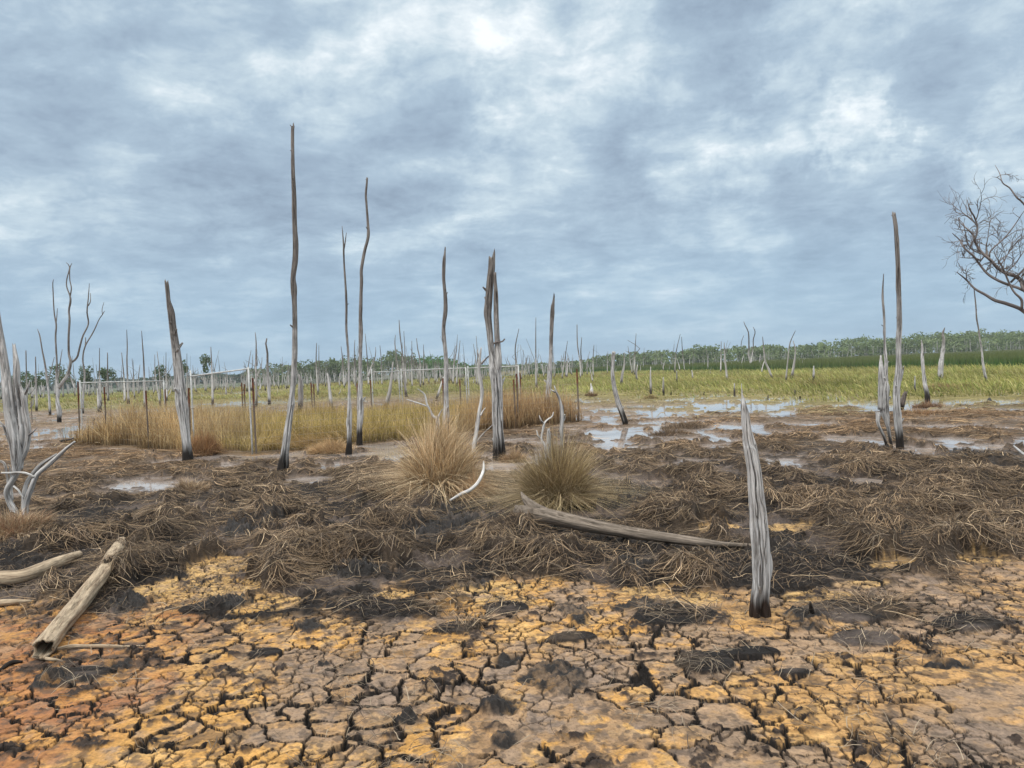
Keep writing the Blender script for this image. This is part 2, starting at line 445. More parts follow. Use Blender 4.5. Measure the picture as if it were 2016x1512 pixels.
def mat_picket():
    m, n, b, out = new_mat('star picket steel')
    pos = n.add('ShaderNodeNewGeometry').outputs['Position']
    sp = n.add('ShaderNodeSeparateXYZ'); n.l.new(pos, sp.inputs[0])
    f = n.noise(pos, 18, 4, .65)
    rust = n.ramp(f, [(.35, (.05, .022, .014)), (.6, (.24, .075, .03))])
    k = n.smooth(n.math('MULTIPLY_ADD', f, .5, sp.outputs[2]), 1.15, 1.45)
    n.l.new(n.mix(k, (.20, .155, .12), rust), b.inputs['Base Color']); b.inputs['Roughness'].default_value = .8
    return m

def mat_water():
    m, n, b, out = new_mat('muddy water')
    pos = n.add('ShaderNodeNewGeometry').outputs['Position']
    f = n.noise(pos, 1.2, 4, .6)
    n.l.new(n.ramp(f, [(.35, (.26, .21, .18)), (.65, (.42, .37, .34))]), b.inputs['Base Color'])
    b.inputs['Roughness'].default_value = .035; b.inputs['IOR'].default_value = 1.33
    b.inputs['Specular IOR Level'].default_value = .8
    bp = n.add('ShaderNodeBump'); bp.inputs['Strength'].default_value = .08; bp.inputs['Distance'].default_value = .01
    n.l.new(n.noise(pos, 14, 3, .5), bp.inputs['Height']); n.l.new(bp.outputs[0], b.inputs['Normal'])
    return m

M = dict(
    ground=mat_ground(),
    straw=mat_blade('dead reed straw', .15), grass=mat_blade('marsh grass', .3), leaf=mat_blade('leaves', .3, .6),
    silver=mat_wood('weathered silver wood', (.060, .050, .044), (.60, .58, .56), .44, upper=(.30, .26, .23), upz=(1.3, 3.0)),
    silver_plain=mat_wood('silver wood', (.10, .085, .075), (.60, .58, .56), 0),
    pale=mat_wood('pale bleached wood', (.24, .21, .19), (.70, .68, .65), 0, spots=.2),
    brown=mat_wood('brown dead wood', (.05, .038, .032), (.20, .165, .145), .2),
    post=mat_wood('foreground stump wood', (.07, .060, .054), (.62, .61, .60), .17, base_col=(.030, .019, .014), grain=55, spots=.3, streak=.05),
    log=mat_wood('grey brown log wood', (.07, .055, .043), (.26, .21, .165), 0, grain=45, spots=.3),
    tanlog=mat_wood('tan log wood', (.20, .14, .09), (.50, .39, .27), 0, grain=40, spots=.25, streak=.1),
    twig=mat_wood('dark branch bark', (.06, .05, .047), (.28, .245, .23), 0, grain=30),
    fartrunk=mat_wood('distant dead wood', (.20, .18, .165), (.60, .57, .54), .5, grain=3, upper=(.26, .23, .21), upz=(1.6, 3.0), base_col=(.05, .04, .035)),
    bark=mat_plain('pale bark', (.42, .40, .36), .8, scale=3, noise_amt=.4),
    darkstick=mat_plain('black charred wood', (.02, .016, .014), .7, scale=30),
    pipe=mat_plain('white painted pipe', (.55, .55, .53), .5, .0, .35, 9),
    rust=mat_picket(),
    wire=mat_plain('fence wire', (.42, .34, .25), .5, .3, .2, 20),
    water=mat_water(),
)

# ------------------------------------------------------------------ ground sheet
def build_ground():
    half = R(41)
    a1 = np.arange(-half, half, R(0.062))
    a2 = np.linspace(a1[-1], 2 * math.pi - half, 110)[1:-1]
    ang = np.concatenate([a1, a2]); nA_ = len(ang)
    rr = [0.15, .6, 1.2, 1.8, 2.2]
    while rr[-1] < 6.5: rr.append(rr[-1] * 1.0021)
    while rr[-1] < 22: rr.append(rr[-1] * 1.0036)
    while rr[-1] < 900: rr.append(rr[-1] * (1.010 if rr[-1] < 90 else 1.06))
    rr = np.array(rr); nR = len(rr)
    A, RR = np.meshgrid(ang, rr)
    x = (np.sin(A) * RR).ravel(); y = (np.cos(A) * RR).ravel()
    F = fields(x, y)
    r = F['r']
    GRID.update(half=half, step=R(0.062), nf=len(a1), lr=np.log(rr), **{k: F[k].reshape(nR, nA_) for k in KEYS + ('h',)})
    V = np.stack([x, y, F['h']], 1)
    i = np.arange(nR - 1)[:, None]; j = np.arange(nA_)[None, :]; j2 = (j + 1) % nA_
    Q = np.stack([i * nA_ + j, i * nA_ + j2, (i + 1) * nA_ + j2, (i + 1) * nA_ + j], -1).reshape(-1, 4)[:, ::-1]
    # ---- colour of the ground, with shade painted into the cracks
    n1 = fbm(x * 2.6, y * 2.6, 401, 4); n2 = fbm(x * 7, y * 7, 411, 4); n3 = fbm(x * .8, y * .8, 421, 4)
    n4 = fbm(x * 30, y * 30, 431, 3)
    c = np.tile(np.array([[.38, .25, .15]]), (len(x), 1))
    c = mixc(c, ss(.42, .6, n2) * .6, (.25, .175, .12))
    n5 = fbm(x * 14, y * 14, 437, 4)
    yel = ss(.41, .54, n1 * .50 + .20 * F['id1'] + .30 * n5) * np.clip(1.1 - .50 * ss(.2, 1.6, x + (n3 - .5) * 2), 0, 1)
    yel = yel * (1 - .5 * ss(4.6, 5.4, y) * ss(0, 1.2, x))
    c = mixc(c, yel * .9, (.62, .325, .085))
    c = mixc(c, yel * ss(.48, .66, n2) * .6, (.68, .42, .17))
    c = mixc(c, F['och'] * .85 * (.4 + .6 * ss(.35, .5, n5)), (.62, .39, .15))
    c = mixc(c, ss(.52, .64, n3) * ss(.40, .52, n5) * .55 * (1 - F['och']), (.22, .17, .14))
    rust = (1 - ss(-2.35, -1.6, x + (n1 - .5) * 1.2)) * (1 - ss(5.2, 5.9, y))
    c = mixc(c, rust * (.30 + .5 * ss(.35, .6, n2)), (.37, .145, .05))
    c = mixc(c, rust * ss(.50, .60, n1) * ss(.4, .55, n5) * .8, (.12, .08, .06))
    c = mixc(c, ss(.56, .66, n4) * .65, (.10, .072, .055))
    c = mixc(c, ss(.57, .63, n5) * ss(.5, .6, n1) * .6, (.06, .045, .038))
    c = mixc(c, F['chunk'] * (.5 + .5 * ss(.35, .5, n4)), (.045, .030, .022))
    c = mixc(c, F['crack'], (.014, .010, .008))  # near-black mud colour, also standing in for the shade down the cracks
    # thatch and black mud
    T, C = F['T'], F['C']
    th = np.array([[.055, .038, .025]]) * (.6 + .9 * n2)[:, None]
    mud = np.array([[.014, .010, .008]]) * (.6 + .9 * n2)[:, None]
    grey = np.array([[.13, .10, .085]]) * (.6 + .9 * n2)[:, None]
    g2 = ss(.52, .64, fbm(x * 1.7 + 31, y * 1.7, 441, 4))[:, None]
    mud = mud * (1 - g2 * .8) + grey * g2 * .8
    tcol = mud * (1 - C[:, None]) + th * C[:, None]
    far = ss(10, 24, r)[:, None]
    warm = np.array([[.23, .165, .11]]) * (.6 + .8 * n3)[:, None]
    tcol = tcol * (1 - .75 * far) + warm * .75 * far
    Tm = ss(.02, .30, T)[:, None] * (.45 + .55 * ss(.1, .5, T))[:, None]
    c = c * (1 - Tm) + tcol * Tm
    c = mixc(c, F['blk'] * (1 - .6 * F['flat']) * (.55 + .45 * ss(.35, .55, n5)), (.020, .015, .012))
    fl = F['flat'] * (1 - .0 * T)
    c = mixc(c, fl * .9, (.30, .235, .20))
    gf = grass_front(x, y)
    gmix = ss(-9, 3, gf)
    gcol = np.array([[.20, .165, .055]]) * (.7 + .6 * n3)[:, None]
    c = c * (1 - gmix[:, None]) + gcol * gmix[:, None]
    c = mixc(c, F['encl'] * .9, (.16, .10, .045))
    c = mixc(c, ss(110, 180, r), (.10, .11, .05))
    wet = np.clip(F['flat'] + F['blk'] * .7 + T * (1 - C) * .2 * (r < 30), 0, 1)
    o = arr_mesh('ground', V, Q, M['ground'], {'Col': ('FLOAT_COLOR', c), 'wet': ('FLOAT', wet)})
    tag(o, kind='structure')
    # water sheet
    g = np.linspace(-1, 1, 3)
    V = np.array([[-160, 7.5, -.03], [160, 7.5, -.03], [160, 140, -.03], [-160, 140, -.03]])
    wo_ = arr_mesh('water', V, np.array([[0, 1, 2, 3]]), M['water'], smooth=False)
    tag(wo_, kind='structure')
build_ground()

# ------------------------------------------------------------------ blades
rng = np.random.default_rng(7)
def blades(name, P0, dirs, length, width, arch, col, mat, nseg=4, lift=0.0, drape=True, follow=None, tipcol=None, parent=None, side_tilt=.6):
    """ribbons lying over the ground. P0 (N,2) roots, dirs angle, arch: height of the bow"""
    N = len(P0)
    t = np.linspace(0, 1, nseg + 1)[None, :]
    bend = rng.normal(0, .55, N)[:, None]
    a = dirs[:, None] + bend * (t - .3)
    step = length[:, None] / nseg
    dx = np.cos(a) * step; dy = np.sin(a) * step
    X = P0[:, :1] + np.cumsum(dx, 1) - dx; Y = P0[:, 1:2] + np.cumsum(dy, 1) - dy
    Z = H(X.ravel(), Y.ravel()).reshape(X.shape)
    Z = np.maximum(Z, Z.max(1, keepdims=True) * .6 + Z * .4 - .01)      # straw bridges small hollows
    Z = Z + arch[:, None] * np.sin(np.pi * np.clip(t * .9 + .05, 0, 1)) ** 1 + lift + rng.uniform(0, .025, N)[:, None]
    ta = a + np.pi / 2
    wv = (width[:, None] * (1 - .75 * t ** 2)) * .5
    tilt = rng.uniform(-side_tilt, side_tilt, N)[:, None]
    ox = np.cos(ta) * wv * np.cos(tilt); oy = np.sin(ta) * wv * np.cos(tilt); oz = wv * np.sin(tilt)
    A_ = np.stack([X - ox, Y - oy, Z - oz], -1); B_ = np.stack([X + ox, Y + oy, Z + oz], -1)
    V = np.stack([A_, B_], 2).reshape(-1, 3)
    k = (nseg + 1) * 2
    base = (np.arange(N) * k)[:, None] + (np.arange(nseg) * 2)[None, :]
    Q = np.stack([base, base + 1, base + 3, base + 2], -1).reshape(-1, 4)
    c = np.repeat(col, k, 0)
    return arr_mesh(name, V, Q, mat, {'Col': ('FLOAT_COLOR', c)}, smooth=False, parent=parent)

def upright(name, P0, height, width, lean, leandir, col, mat, nseg=3, tip=None, root=None, z0=None, parent=None, curl=1.0):
    """grass blades that stand and bow over"""
    N = len(P0); t = np.linspace(0, 1, nseg + 1)[None, :]
    z = H(P0[:, 0], P0[:, 1]) if z0 is None else z0
    off = lean[:, None] * height[:, None] * t ** (1 + curl)
    X = P0[:, :1] + np.cos(leandir)[:, None] * off; Y = P0[:, 1:2] + np.sin(leandir)[:, None] * off
    Z = z[:, None] + height[:, None] * t * (1 - np.minimum(.42 * lean, .95)[:, None] * t) - .02
    wa = rng.uniform(0, np.pi, N)[:, None]
    wv = width[:, None] * (1 - .85 * t ** 1.5) * .5
    ox = np.cos(wa) * wv; oy = np.sin(wa) * wv
    V = np.stack([np.stack([X - ox, Y - oy, Z], -1), np.stack([X + ox, Y + oy, Z], -1)], 2).reshape(-1, 3)
    k = (nseg + 1) * 2
    base = (np.arange(N) * k)[:, None] + (np.arange(nseg) * 2)[None, :]
    Q = np.stack([base, base + 1, base + 3, base + 2], -1).reshape(-1, 4)
    c = np.repeat(col[:, None, :], nseg + 1, 1)
    tt = t[..., None]
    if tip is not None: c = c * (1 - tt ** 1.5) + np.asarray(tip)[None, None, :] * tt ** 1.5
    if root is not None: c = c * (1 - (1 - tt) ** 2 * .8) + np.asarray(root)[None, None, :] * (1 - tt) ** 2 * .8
    c = np.repeat(c.reshape(-1, 3), 2, 0)
    return arr_mesh(name, V, Q, mat, {'Col': ('FLOAT_COLOR', c)}, smooth=False, parent=parent)

def pick_cols(N, pal, jit=.25, wts=None):
    pal = np.array(pal); k = rng.choice(len(pal), N, p=wts)
    return pal[k] * rng.uniform(1 - jit, 1 + jit, (N, 1))

def sample_sector(N, r0, r1, half=.80, power=1.0):
    """points in the sector in front of the camera, density falling with distance"""
    u = rng.uniform(0, 1, N)
    y = (r0 ** (2 - power) + u * (r1 ** (2 - power) - r0 ** (2 - power))) ** (1 / (2 - power))
    x = rng.uniform(-half, half, N) * y
    return np.stack([x, y], 1)

STRAW = [(.36, .25, .15), (.23, .155, .092), (.13, .088, .055), (.58, .43, .27), (.06, .042, .03), (.28, .21, .15)]
STRAW_W = [.17, .23, .23, .08, .22, .07]

def thatch():
    P = sample_sector(400000, 4.6, 24, .80, .95)
    F = look(P[:, 0], P[:, 1], KEYS)
    keep = F['T'] * (.09 + .91 * F['C']) * (1 - F['flat']) ** 2 * (1 - .97 * F['encl']) * (1 - .8 * F['blk'] * (F['C'] < .5))
    kk = rng.uniform(0, 1, len(P)) < keep
    P = P[kk]; C = F['C'][kk]
    N = len(P); r = np.hypot(P[:, 0], P[:, 1])
    # comb direction: downhill of the broad heaps mixed with a slow swirl
    e = .12
    def hb(x, y): return np.clip(1 - np.abs(2 * fbm(x * .95 + 9, y * .8, 75, 3) - 1) * 2.2, 0, 1) + .8 * fbm(x * 1.5, y * 1.25, 71, 2)
    gx = hb(P[:, 0] + e, P[:, 1]) - hb(P[:, 0] - e, P[:, 1]); gy = hb(P[:, 0], P[:, 1] + e) - hb(P[:, 0], P[:, 1] - e)
    sw = (fbm(P[:, 0] * .7, P[:, 1] * .7, 501, 2) * 4 * np.pi)
    vx = -gx * 7 + np.cos(sw) * .8; vy = -gy * 7 + np.sin(sw) * .8
    d = np.arctan2(vy, vx) + rng.normal(0, .75, N)
    L = rng.uniform(.09, .40, N) * (1 + .4 * ss(10, 20, r))
    wd = rng.uniform(.0028, .0062, N) * (1 + .9 * ss(7, 16, r))
    arch = (np.abs(rng.normal(0, .026, N)) + .003) * (1 - .5 * ss(9, 14, r))
    col = pick_cols(N, STRAW, .3, STRAW_W)
    tone = .30 + 1.15 * fbm(P[:, 0] * 2.2, P[:, 1] * 2.2, 511, 3)
    col = col * tone[:, None]
    warm = ss(11, 20, r)[:, None]
    col = col * (1 - warm * .5) + col * np.array([[1.4, 1.2, .95]]) * warm * .5
    o = blades('dead_reed_thatch', P, d, L, wd, arch, col, M['straw'], 4)
    tag(o, 'matted grey brown dead reeds heaped over black mud across the middle of the marsh', 'dead reeds', kind='stuff')
    # loose straws and litter patches on the cracked mud
    P = sample_sector(26000, 2.6, 6.8, .80, .9)
    F = look(P[:, 0], P[:, 1], KEYS)
    keep = np.clip(.035 + F['lit'] * .9 + ss(.3, .8, F['T']) * .3 + .35 * ss(.60, .72, fbm(P[:, 0] * 2, P[:, 1] * 2, 521, 3)), 0, 1)
    P = P[rng.uniform(0, 1, len(P)) < keep]; N = len(P)
    sw = (fbm(P[:, 0] * 1.5, P[:, 1] * 1.5, 531, 2) * 4 * np.pi) + rng.normal(0, .8, N)
    o = blades('loose_straw', P, sw, rng.uniform(.04, .22, N), rng.uniform(.0022, .0045, N), np.abs(rng.normal(0, .016, N)) + .002,
               pick_cols(N, [(.20, .155, .11), (.12, .09, .065), (.34, .27, .19), (.075, .055, .045)], .3), M['straw'], 4)
    tag(o, 'thin loose straws scattered over the cracked yellow mud', 'straw', kind='stuff')
    # farther matted vegetation
    P = sample_sector(42000, 20, 62, .80, .7)
    F = look(P[:, 0], P[:, 1], KEYS)
    gf = grass_front(P[:, 0], P[:, 1])
    keep = (.25 + .75 * F['C']) * (1 - F['flat']) * (1 - F['encl']) * (1 - ss(-2, 6, gf) * .6)
    kk = rng.uniform(0, 1, len(P)) < keep
    P = P[kk]; gf = gf[kk]; N = len(P)
    col = pick_cols(N, [(.34, .24, .14), (.24, .165, .095), (.16, .11, .07), (.42, .32, .19)], .25)
    g = ss(-14, 0, gf)[:, None]
    col = col * (1 - g) + pick_cols(N, [(.34, .29, .11), (.42, .35, .16), (.26, .23, .09)], .25) * g
    o = blades('flattened_sedge', P, rng.uniform(0, 6.28, N), rng.uniform(.25, .8, N), rng.uniform(.012, .028, N), np.abs(rng.normal(0, .05, N)) + .01, col, M['straw'], 3)
    tag(o, 'flattened tan and olive sedge on the wet flats before the tall grass', 'sedge', kind='stuff')
thatch()

def marsh_grass():
    P = sample_sector(120000, 26, 160, .82, 1.25)
    gf = grass_front(P[:, 0], P[:, 1])
    dens = fbm(P[:, 0] * .10 + 5, P[:, 1] * .10, 541, 3)
    b = P[:, 0] / P[:, 1]
    leftgap = ss(.60, .50, dens) * 0 + np.where(b < .05, ss(.38, .55, dens), 1)
    kk = (rng.uniform(0, 1, len(P)) < ss(-2, 5, gf) * leftgap)
    kk &= in_poly(P[:, 0], P[:, 1], ENC) < -.5
    P = P[kk]; gf = gf[kk]; N = len(P); r = np.hypot(P[:, 0], P[:, 1])
    h = (.18 + .34 * ss(0, 9, gf)) * rng.uniform(.7, 1.2, N)
    tone = fbm(P[:, 0] * .25, P[:, 1] * .25, 551, 3)
    c1 = pick_cols(N, [(.44, .43, .13), (.36, .38, .11), (.56, .51, .21), (.24, .29, .08)], .2)
    c1 = c1 * (.35 + 1.3 * tone)[:, None]
    bb = P[:, 0] / P[:, 1]
    dry = (ss(.52, .66, fbm(P[:, 0] * .12, P[:, 1] * .3, 561, 3)) * (1 - .5 * ss(.1, .3, bb)))[:, None]
    c1 = c1 * (1 - dry * .7) + np.array([[.40, .27, .12]]) * dry * .7
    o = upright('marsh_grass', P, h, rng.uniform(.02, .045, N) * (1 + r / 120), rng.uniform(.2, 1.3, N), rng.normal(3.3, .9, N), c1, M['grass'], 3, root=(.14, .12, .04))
    tag(o, 'yellow green marsh grass growing in a wide band beyond the wet flats', 'grass', kind='stuff')
marsh_grass()

def reeds():
    # dark green rushes on the right, running back to the wood
    N = 80000
    b = rng.uniform(.02, .86, N)
    front = np.interp(b, [.02, .12, .2, .33, .46, .67, .86], [185, 165, 130, 93, 82, 60, 50])
    u = rng.uniform(0, 1, N) ** 1.7
    y = front * (1 + .015 * rng.normal(0, 1, N)) + u * (215 - front) * .98
    P = np.stack([b * y, y], 1)
    r = y
    h = rng.uniform(1.0, 1.27, N)
    g = fbm(P[:, 0] * .06, P[:, 1] * .06, 571, 3)
    c = pick_cols(N, [(.04, .125, .022), (.055, .145, .028), (.035, .09, .018), (.08, .15, .035)], .2)
    brown = (ss(.15, .7, u) * .45 + .25 * ss(.5, .65, g))[:, None]
    c = c * (1 - brown) + np.array([[.15, .135, .055]]) * brown
    o = upright('rushes', P, h, .045 + .05 * r / 100, rng.uniform(0, .25, N), rng.uniform(0, 6.28, N), c, M['grass'], 3, tip=(.15, .17, .06))
    tag(o, 'dark green rushes standing in a dense band before the wood on the right', 'rushes', kind='stuff')
    N = 9000
    b = rng.uniform(-.1, .86, N); y = 206 + rng.uniform(0, 10, N)
    P = np.stack([b * y, y], 1)
    o = upright('pale_reeds', P, rng.uniform(.7, 1.1, N), np.full(N, .22), rng.uniform(0, .2, N), rng.uniform(0, 6.28, N), pick_cols(N, [(.52, .44, .28), (.42, .37, .22)], .15), M['grass'], 2)
    tag(o, 'pale dry reed strip along the foot of the wood', 'reeds', kind='stuff')
reeds()

def paddock_grass():
    N = 92000
    P = np.stack([rng.uniform(-12.6, 2.2, N), rng.uniform(16.2, 27.8, N)], 1)
    ins = in_poly(P[:, 0], P[:, 1], ENC)
    kk = ins > .55 * (fbm(P[:, 0] * 1.3, P[:, 1] * 1.3, 585, 3) - .45) * 2 - .12
    P = P[kk]; ins = ins[kk]; N = len(P)
    # heights: tall brown reeds round the rim, olive low middle, a tall clump in the left corner
    A, B, Cc, D = ENC
    dl = np.hypot(P[:, 0] - (A[0] + 1.2), P[:, 1] - (A[1] - .6))
    n = fbm(P[:, 0] * .8, P[:, 1] * .8, 581, 3)
    # distance from the near corner decides olive vs brown
    tone_ = fbm(P[:, 0] * 1.7, P[:, 1] * 1.7, 583, 3)
    olive = ss(.8, 2.6, np.hypot(P[:, 0] + 8.2, P[:, 1] - 18.9)) * ss(-9.4, -6.6, P[:, 0]) * ss(-1.0, -2.6, P[:, 0] - (P[:, 1] - 19) * .2)
    e_right = ss(-2.2, -.2, P[:, 0])
    h = (.30 + .62 * n + .22 * (1 - olive)) * (.65 + .35 * ss(-.1, .5, ins)) + .30 * (1 - ss(.3, 1.3, dl)) + .12 * e_right
    h = h * (1 - .30 * ss(-7.2, -6.3, P[:, 0]) * ss(-3.0, -4.6, P[:, 0]) * ss(19.2, 17.8, P[:, 1]))
    c_br = pick_cols(N, [(.64, .45, .22), (.52, .35, .16), (.74, .57, .32), (.32, .20, .09)], .2)
    c_or = pick_cols(N, [(.56, .36, .18), (.64, .46, .24), (.33, .20, .10)], .2)
    c_ol = pick_cols(N, [(.46, .34, .10), (.62, .47, .18), (.30, .24, .065), (.68, .51, .26)], .2)
    c = c_br * (1 - olive)[:, None] + c_ol * olive[:, None]
    c = c * (1 - e_right)[:, None] + c_or * e_right[:, None]
    c = c * (.55 + .9 * tone_)[:, None] * rng.uniform(.7, 1.3, N)[:, None]
    back = ss(22.5, 24.5, P[:, 1] + .1 * P[:, 0])[:, None]
    c = c * (1 - .7 * back) + c_or * .7 * back
    lean = np.abs(rng.normal(.22, .34, N)); ld = rng.uniform(0, 6.28, N)
    # flattened golden swathe behind the tall pole
    fl = np.exp(-(((P[:, 0] + 4.6) / .9) ** 2 + ((P[:, 1] - 17.6) / .9) ** 2))
    lean = lean + fl * rng.uniform(.8, 1.8, N); ld = np.where(fl > .3, rng.normal(3.6, .6, N), ld)
    c = c * (1 - .7 * fl[:, None]) + np.array([[.50, .31, .14]]) * .7 * fl[:, None]
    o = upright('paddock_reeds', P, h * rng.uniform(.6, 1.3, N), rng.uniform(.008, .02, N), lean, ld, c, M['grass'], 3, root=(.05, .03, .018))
    tag(o, 'tall brown and olive reeds filling the wire fenced paddock', 'reeds', kind='stuff')
paddock_grass()

# ------------------------------------------------------------------ trunks and branches
def catmull(P, n):
    P = np.asarray(P, float); m = len(P)
    if m == 2:
        t = np.linspace(0, 1, n)[:, None]; return P[0] * (1 - t) + P[1] * t
    Q = np.vstack([2 * P[0] - P[1], P, 2 * P[-1] - P[-2]])
    L = np.concatenate([[0], np.cumsum(np.linalg.norm(np.diff(P[:, :3], axis=0), axis=1))])
    s = np.linspace(0, L[-1], n); out = []
    for v_ in s:
        k = min(np.searchsorted(L, v_, 'right') - 1, m - 2); u = (v_ - L[k]) / max(L[k + 1] - L[k], 1e-9)
        a, b, c, d = Q[k], Q[k + 1], Q[k + 2], Q[k + 3]
        out.append(.5 * (2 * b + (c - a) * u + (2 * a - 5 * b + 4 * c - d) * u ** 2 + (3 * b - a - 3 * c + d) * u ** 3))
    return np.array(out)

def noise3(x, y, z, seed):
    return .5 * vn(x + z * .37, y + z * .61, seed) + .5 * vn(z + x * .2, y - x * .3 + 4.7, seed + 5)

def tube_data(pts, rad, segs=8, rings=None, rough=.12, knob=.0, jag=0.0, cracks=(), hollow=0.0, seed=0, freq=3.0, flat=1.0, torn=0.0, wscale=1.0):
    """pts base->tip (3D), radii; theta 0 faces the camera. cracks: (theta0, theta1, s0, s1, halfwidth, depth)"""
    D = np.hstack([np.asarray(pts, float), np.asarray(rad, float)[:, None]])
    rings = rings or max(len(pts) * 3, 6)
    D = catmull(D, rings); Pt = D[:, :3]; rd = np.maximum(D[:, 3], .0008) * wscale
    T = np.gradient(Pt, axis=0); T /= np.linalg.norm(T, axis=1)[:, None] + 1e-12
    ref = CAM - Pt[0]; ref[2] = 0; ref /= np.linalg.norm(ref) + 1e-9
    ver = abs((T.mean(0) / (np.linalg.norm(T.mean(0)) + 1e-9))[2])
    if ver < .5: ref = np.array([0, 0, 1.0])
    n1 = ref - (T @ ref)[:, None] * T; n1 /= np.linalg.norm(n1, axis=1)[:, None] + 1e-9
    n2 = np.cross(T, n1)
    s = np.concatenate([[0], np.cumsum(np.linalg.norm(np.diff(Pt, axis=0), axis=1))]); Ln = s[-1]; sn = s / Ln
    th = np.linspace(0, 2 * np.pi, segs, endpoint=False) + seed * .7 * (0 if len(cracks) else 1)
    TH, SN = np.meshgrid(th, sn); SS = SN * Ln
    c_, s_ = np.cos(TH), np.sin(TH)
    rm = rd.mean()
    q = noise3(c_ * freq + 11, s_ * freq + 3, SS / (rm * 14), seed + 600) - .5
    q2 = noise3(c_ * freq * 2.6, s_ * freq * 2.6 + 3, SS / (rm * 5), seed + 640) - .5
    RRm = rd[:, None] * (1 + rough * 2 * q + rough * q2 + knob * np.maximum(0, vn(SS / (rm * 6), TH, seed + 9) - .7) * 3)
    for (t0, t1, a, b, hw, dep) in cracks:
        u = np.clip((SN - a) / max(b - a, 1e-6), 0, 1); tc_ = t0 + (t1 - t0) * u + .10 * np.sin(SN * 23 + t0 * 5) + .06 * np.sin(SN * 61 + t0)
        dth = np.abs((TH - tc_ + np.pi) % (2 * np.pi) - np.pi)
        env = ss(a - .01, a + .08 * (b - a), SN) * (1 - ss(b - .2 * (b - a), b + .01, SN))
        wv = hw * (.35 + .65 * env)
        RRm = RRm * (1 - dep * env * (1 - ss(wv * .45, wv, dth)))
    if torn:
        tv = np.array([vn(np.array([(t_ if t_ < np.pi else 2 * np.pi - t_) * 1.5 + 40 + seed]), np.array([.3]), seed + 3)[0] for t_ in th])
        thr = 1 - torn * (.15 + 1.3 * (1 - tv)); thr2 = 1 - torn * 2.2 * np.abs(tv - .5)
        RRm = RRm * (1 - .42 * ss(thr[None, :], thr[None, :] + .02, SN)) * (1 - .22 * ss(thr2[None, :] - .2, thr2[None, :] - .18, SN))
    X = Pt[:, None, :] + RRm[..., None] * (c_[..., None] * n1[:, None, :] + flat * s_[..., None] * n2[:, None, :])
    if hollow:
        k0 = 1 - ss(0, .05, SN)
        X = X - (k0 * ((vn(TH * 1.7, TH * 0, seed + 5) - .6) * rm * 2.4))[..., None] * T[:, None, :]
    if jag:
        k = ss(.0, 1.0, np.clip((SN - (1 - .05)) / .05, 0, 1))
        j = (vn(TH * 1.9 + 5, TH * 0 + seed * 1.3, seed + 77)[0] - .45) * 2
        X = X + (k * (j[None, :] * jag))[..., None] * T[:, None, :]
    V = X.reshape(-1, 3); Gr = np.stack([c_ * RRm, s_ * RRm, SS + seed * 3.1], -1).reshape(-1, 3)
    i = np.arange(rings - 1)[:, None]; j = np.arange(segs)[None, :]; j2 = (j + 1) % segs
    Q = np.stack([i * segs + j, i * segs + j2, (i + 1) * segs + j2, (i + 1) * segs + j], -1).reshape(-1, 4)
    # caps
    def cap(V, Gr, Q, ring0, centre, axis, outer_is_end):
        ring = np.arange(segs) + ring0
        if hollow and not outer_is_end:
            c0 = V[ring].mean(0); a = len(V)
            V = np.vstack([V, c0 + (V[ring] - c0) * hollow, c0 + (V[ring] - c0) * hollow * .85 + axis * rm * 16])
            Gr = np.vstack([Gr, Gr[ring], Gr[ring]])
            r1 = np.arange(segs) + a; r2 = r1 + segs; nx = np.roll(np.arange(segs), -1)
            Q = np.vstack([Q, np.stack([ring, r1, r1[nx], ring[nx]], -1), np.stack([r1, r2, r2[nx], r1[nx]], -1)])
            ring = r2
        ci = len(V); V = np.vstack([V, V[ring].mean(0)[None] if centre is None else centre[None]]); Gr = np.vstack([Gr, Gr[ring].mean(0)[None]])
        nx = np.roll(ring, -1)
        tri = np.stack([np.full(segs, ci), ring, nx, nx], -1)
        return V, Gr, Q, tri
    V, Gr, Q, t1 = cap(V, Gr, Q, 0, None, T[0], False)
    V, Gr, Q, t2 = cap(V, Gr, Q, (rings - 1) * segs, None, T[-1], True)
    tris = np.vstack([t1[:, [0, 2, 1, 1]], t2])[:, :3]
    return V, Gr, Q, tris

def merge_tubes(name, datas, mat, parent=None, origin=None):
    Vs, Gs, faces, off = [], [], [], 0
    for V, G, Q, Tt in datas:
        Vs.append(V); Gs.append(G); faces += [tuple(int(a) + off for a in q) for q in Q] + [tuple(int(a) + off for a in q) for q in Tt]
        off += len(V)
    V = np.vstack(Vs)
    if origin is not None: V = V - np.asarray(origin)[None]
    me = bpy.data.meshes.new(name)
    me.from_pydata(V.tolist(), [], faces)
    me.polygons.foreach_set('use_smooth', np.ones(len(me.polygons), bool))
    a = me.attributes.new('grain', 'FLOAT_VECTOR', 'POINT'); a.data.foreach_set('vector', np.vstack(Gs).astype(np.float32).ravel())
    me.update()
    return link(name, me, mat, parent)

def poly3(pp, depth, wob=0.0, seed=0, lean=0.0, sink=True):
    """pixel polyline (x, y, width) base->tip on the upright plane at the given view depth"""
    rr = random.Random(seed); out = []; rad = []
    n = len(pp)
    for k, (x, y, wd) in enumerate(pp):
        t = depth * (1 + lean * k / max(n - 1, 1) + (rr.uniform(-wob, wob) if 0 < k else 0))
        out.append(dp(x, y, t)); rad.append(wd * .5 * t / FPX)
    if sink:
        e = out[0] - out[1]; e = e / np.linalg.norm(e); e[2] = min(e[2], -.5)
        out.insert(0, out[0] + e * .22); rad.insert(0, rad[0] * 1.05)
    return out, rad

def depth_at(px, py):
    return float(np.dot(gp(px, py) - CAM, fw))

